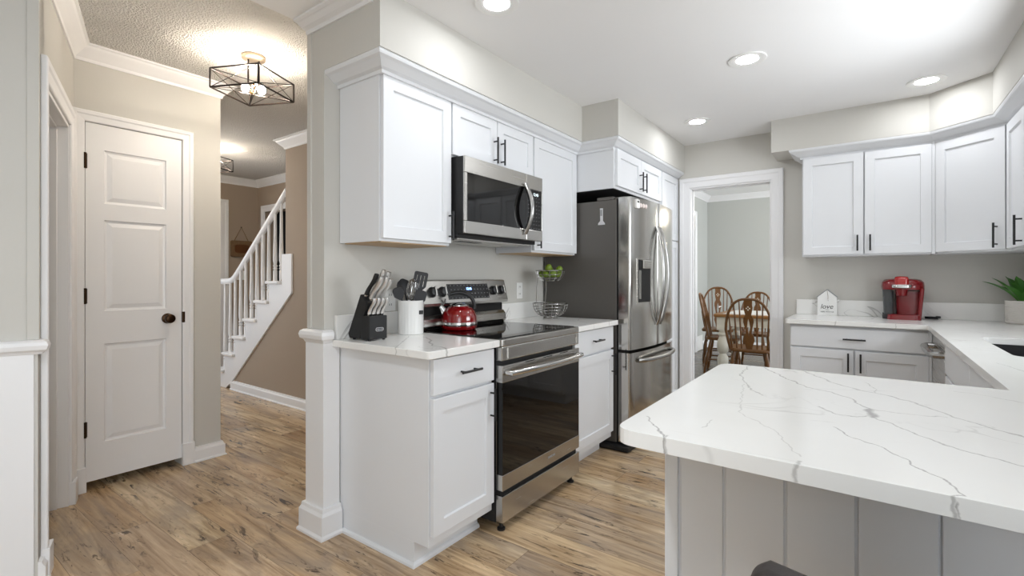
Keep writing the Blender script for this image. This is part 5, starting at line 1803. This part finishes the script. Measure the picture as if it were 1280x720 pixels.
# ------------------------------------------------------------------ dining room
tb = thing('dining_table', 'oak edged dining table with white turned legs', 'table', (-0.55, 6.75, 0))
TX0, TX1, TY0, TY1, TZ = -1.52, 0.55, 6.20, 7.15, 0.775
MB().prism(rrect((TX0 + TX1) / 2, (TY0 + TY1) / 2, TX1 - TX0, TY1 - TY0, 0.04), TZ - 0.035, TZ).build('tabletop', 'oaklight', tb, bevel=0.008)
MB().box((TX0 + 0.10, TY0 + 0.09, TZ), (TX1 - 0.10, TY1 - 0.09, TZ + 0.004)).build('inlay', 'paper', tb)
b = MB()
for a, c in (((TX0 + 0.10, TY0 + 0.06), (TX1 - 0.10, TY0 + 0.085)), ((TX0 + 0.10, TY1 - 0.085), (TX1 - 0.10, TY1 - 0.06)), ((TX0 + 0.06, TY0 + 0.10), (TX0 + 0.085, TY1 - 0.10)), ((TX1 - 0.085, TY0 + 0.10), (TX1 - 0.06, TY1 - 0.10))):
    b.box((a[0], a[1], TZ - 0.145), (c[0], c[1], TZ - 0.035))
b.build('apron', 'cream', tb, bevel=0.002)
for x in (TX0 + 0.095, TX1 - 0.095):
    for y in (TY0 + 0.095, TY1 - 0.095):
        b = MB().box((x - 0.058, y - 0.058, TZ - 0.195), (x + 0.058, y + 0.058, TZ - 0.036))
        b.lathe([(r_ * 1.22, z_) for r_, z_ in ((0.030, 0), (0.036, 0.02), (0.042, 0.10), (0.052, 0.20), (0.050, 0.25), (0.034, 0.285), (0.032, 0.295), (0.050, 0.32), (0.056, 0.38), (0.052, 0.44), (0.036, 0.49), (0.032, 0.505), (0.046, 0.52), (0.048, 0.535), (0.036, 0.55), (0.042, 0.582))], (x, y, 0), 20)
        b.build('leg', 'cream', tb, smooth=True)


def windsor(label, x, y, rz, sc=(1, 1, 1), group='oak windsor chairs round the dining table'):
    t = thing('dining_chair', label, 'chair', (x, y, 0), rz, group=group, local=True)
    t.scale = sc
    # faces +Y, back at -Y
    pts = round_poly([(-0.185, -0.20), (0.185, -0.20), (0.225, 0.20), (-0.225, 0.20)], [0.10, 0.10, 0.09, 0.09])
    MB().prism(pts, 0.425, 0.462).build('seat', 'oak', t, bevel=0.012, seg=3)
    legs = []
    for sx in (-1, 1):
        for sy in (-1, 1):
            p1 = Vector((sx * 0.14, sy * 0.135, 0.428)); p0 = Vector((sx * 0.195, sy * 0.19 - (0.02 if sy < 0 else 0), 0))
            P_, R_ = [], []
            for s, r in ((0, 0.012), (0.06, 0.016), (0.16, 0.019), (0.24, 0.012), (0.27, 0.019), (0.45, 0.023), (0.6, 0.018), (0.66, 0.013), (0.7, 0.020), (0.85, 0.017), (1, 0.013)):
                P_.append(p0.lerp(p1, s)); R_.append(r)
            MB().tube(P_, R_, 10).build('leg', 'oak', t, smooth=True)
            legs.append((p0, p1))
    b = MB()
    at_ = lambda l, s: l[0].lerp(l[1], s)
    b.tube([at_(legs[0], 0.42), at_(legs[1], 0.42)], 0.010, 8); b.tube([at_(legs[2], 0.42), at_(legs[3], 0.42)], 0.010, 8)
    m0 = at_(legs[0], 0.42).lerp(at_(legs[1], 0.42), 0.5); m1 = at_(legs[2], 0.42).lerp(at_(legs[3], 0.42), 0.5)
    b.tube([m0, m1], 0.010, 8)
    b.tube([at_(legs[0], 0.30), at_(legs[2], 0.30)], 0.010, 8)
    b.build('stretcher', 'oak', t, smooth=True)
    lean = 0.20
    H = 0.55

    def bk(u, z):        # back surface: u sideways, z height above the seat
        return Vector((u, -0.175 - lean * z + 0.02 * (abs(u) / 0.22) ** 2 * 1.0, 0.455 + z))
    P_ = []
    for k in range(25):
        a = PI * k / 24
        cu = math.cos(a)
        u = 0.215 * (abs(cu) ** 0.75) * (1 if cu >= 0 else -1)
        z = H * math.sin(a) ** 0.72
        if z < 0.22:
            u *= 0.80 + 0.2 * (z / 0.22)
        P_.append(bk(u, z))
    MB().tube(P_, 0.0135, 10).build('bow', 'oak', t, smooth=True)

    def top_z(u):
        cu = min(1, abs(u) / 0.215) ** (1 / 0.75)
        return H * (math.sqrt(max(0, 1 - cu * cu))) ** 0.72
    for u0, u1 in ((-0.155, -0.175), (-0.11, -0.125), (-0.068, -0.078), (0.068, 0.078), (0.11, 0.125), (0.155, 0.175)):
        MB().tube([bk(u0, 0.0), bk((u0 + u1) / 2, top_z(u1) * 0.5), bk(u1, top_z(u1))], [0.0075, 0.0085, 0.0055], 8).build('spindle', 'oak', t, smooth=True)
    out = [(0.0, 0.026), (0.05, 0.034), (0.10, 0.050), (0.14, 0.046), (0.18, 0.026), (0.24, 0.034), (0.30, 0.046), (0.34, 0.044), (0.38, 0.026), (0.42, 0.034), (0.46, 0.040), (0.50, 0.034), (0.545, 0.038)]
    b = MB()
    for th in (-0.005, 0.005):
        pass
    # splat with a pierced slot between z .19 and .31
    def strip(side_in):
        rows = []
        for z, w in out:
            hole = 0.014 * max(0.0, 1 - ((z - 0.25) / 0.075) ** 2) if 0.175 < z < 0.325 else 0.0
            a, c = (hole, w) if side_in > 0 else (-w, -hole)
            rows.append((bk(a, z), bk(c, z)))
        vv = []
        for p, q in rows:
            n_ = Vector((0, 1, 0)) * 0.005
            vv.append([b.v(p - n_), b.v(q - n_), b.v(q + n_), b.v(p + n_)])
        b.f(vv[0][::-1]); b.f(vv[-1])
        for r1, r2_ in zip(vv, vv[1:]):
            for k in range(4):
                b.f([r1[k], r1[(k + 1) % 4], r2_[(k + 1) % 4], r2_[k]])
    strip(1); strip(-1)
    b.build('splat', 'oak', t)
    b = MB()
    for dx, dz in ((0, 0.016), (0, -0.016), (0.014, 0), (-0.014, 0)):
        q = bk(dx, 0.45 + dz)
        b.box((q.x - 0.006, q.y - 0.0065, q.z - 0.006), (q.x + 0.006, q.y + 0.0065, q.z + 0.006))
    b.build('pierced_flower', 'cream', t)
    return t


windsor('oak windsor chair with its back to the kitchen, nearest the doorway', -1.03, 5.86, 0.05, (1.10, 1.04, 0.985))
windsor('oak windsor chair at the left end of the dining table', -1.50, 6.66, math.radians(-82))
windsor('tall oak windsor chair behind the far left corner of the table', -1.74, 7.42, math.radians(195), (1.04, 1.04, 1.06))
windsor('oak windsor chair on the far side of the table, behind the nearest chair', -1.27, 7.36, math.radians(178))

vt = thing('wall_vent', 'white return air vent low on the dining room wall', 'vent', (-2.268, 8.38, 0.0))
b = MB(frame((-2.268, 0, 0), (0, 1)))
b.box((8.215, 0.01, 0.0), (8.55, 0.25, 0.012))
b.build('frame', 'plate', vt, bevel=0.003)
b = MB(frame((-2.268, 0, 0), (0, 1)))
for k in range(8):
    b.box((8.24, 0.035 + k * 0.025, 0.012), (8.525, 0.047 + k * 0.025, 0.018))
b.build('louvres', 'plate', vt)

# lantern over the dining table, seen only as a reflection in the refrigerator door
ch = thing('dining_pendant', 'black lantern pendant with warm bulbs over the dining table', 'pendant lamp', (-0.62, 6.45, 1.85))
b = MB()
a = 0.11
for sx in (-1, 1):
    for sy in (-1, 1):
        b.tube([(-0.62 + sx * a, 6.45 + sy * a, 1.86), (-0.62 + sx * a, 6.45 + sy * a, 2.14), (-0.62, 6.45, 2.24)], 0.008, 6)
for z in (1.86, 2.14):
    q = [(-0.62 + sx * a, 6.45 + sy * a, z) for sx, sy in ((-1, -1), (1, -1), (1, 1), (-1, 1))]
    for i in range(4):
        b.tube([q[i], q[(i + 1) % 4]], 0.008, 6)
b.build('lantern_frame', 'iron', ch)
MB().tube([(-0.62, 6.45, 2.24), (-0.62, 6.45, 2.62)], 0.006, 8).build('chain', 'iron', ch)
for dx, dy in ((0.035, 0), (-0.035, 0), (0, 0.035)):
    MB().tube([(-0.62 + dx, 6.45 + dy, 1.90), (-0.62 + dx, 6.45 + dy, 1.98)], 0.010, 8).build('socket', 'brass', ch)
    MB().sphere((-0.62 + dx, 6.45 + dy, 2.005), 0.018, 12, 8, 1.4).build('bulb', 'bulb', ch, smooth=True)
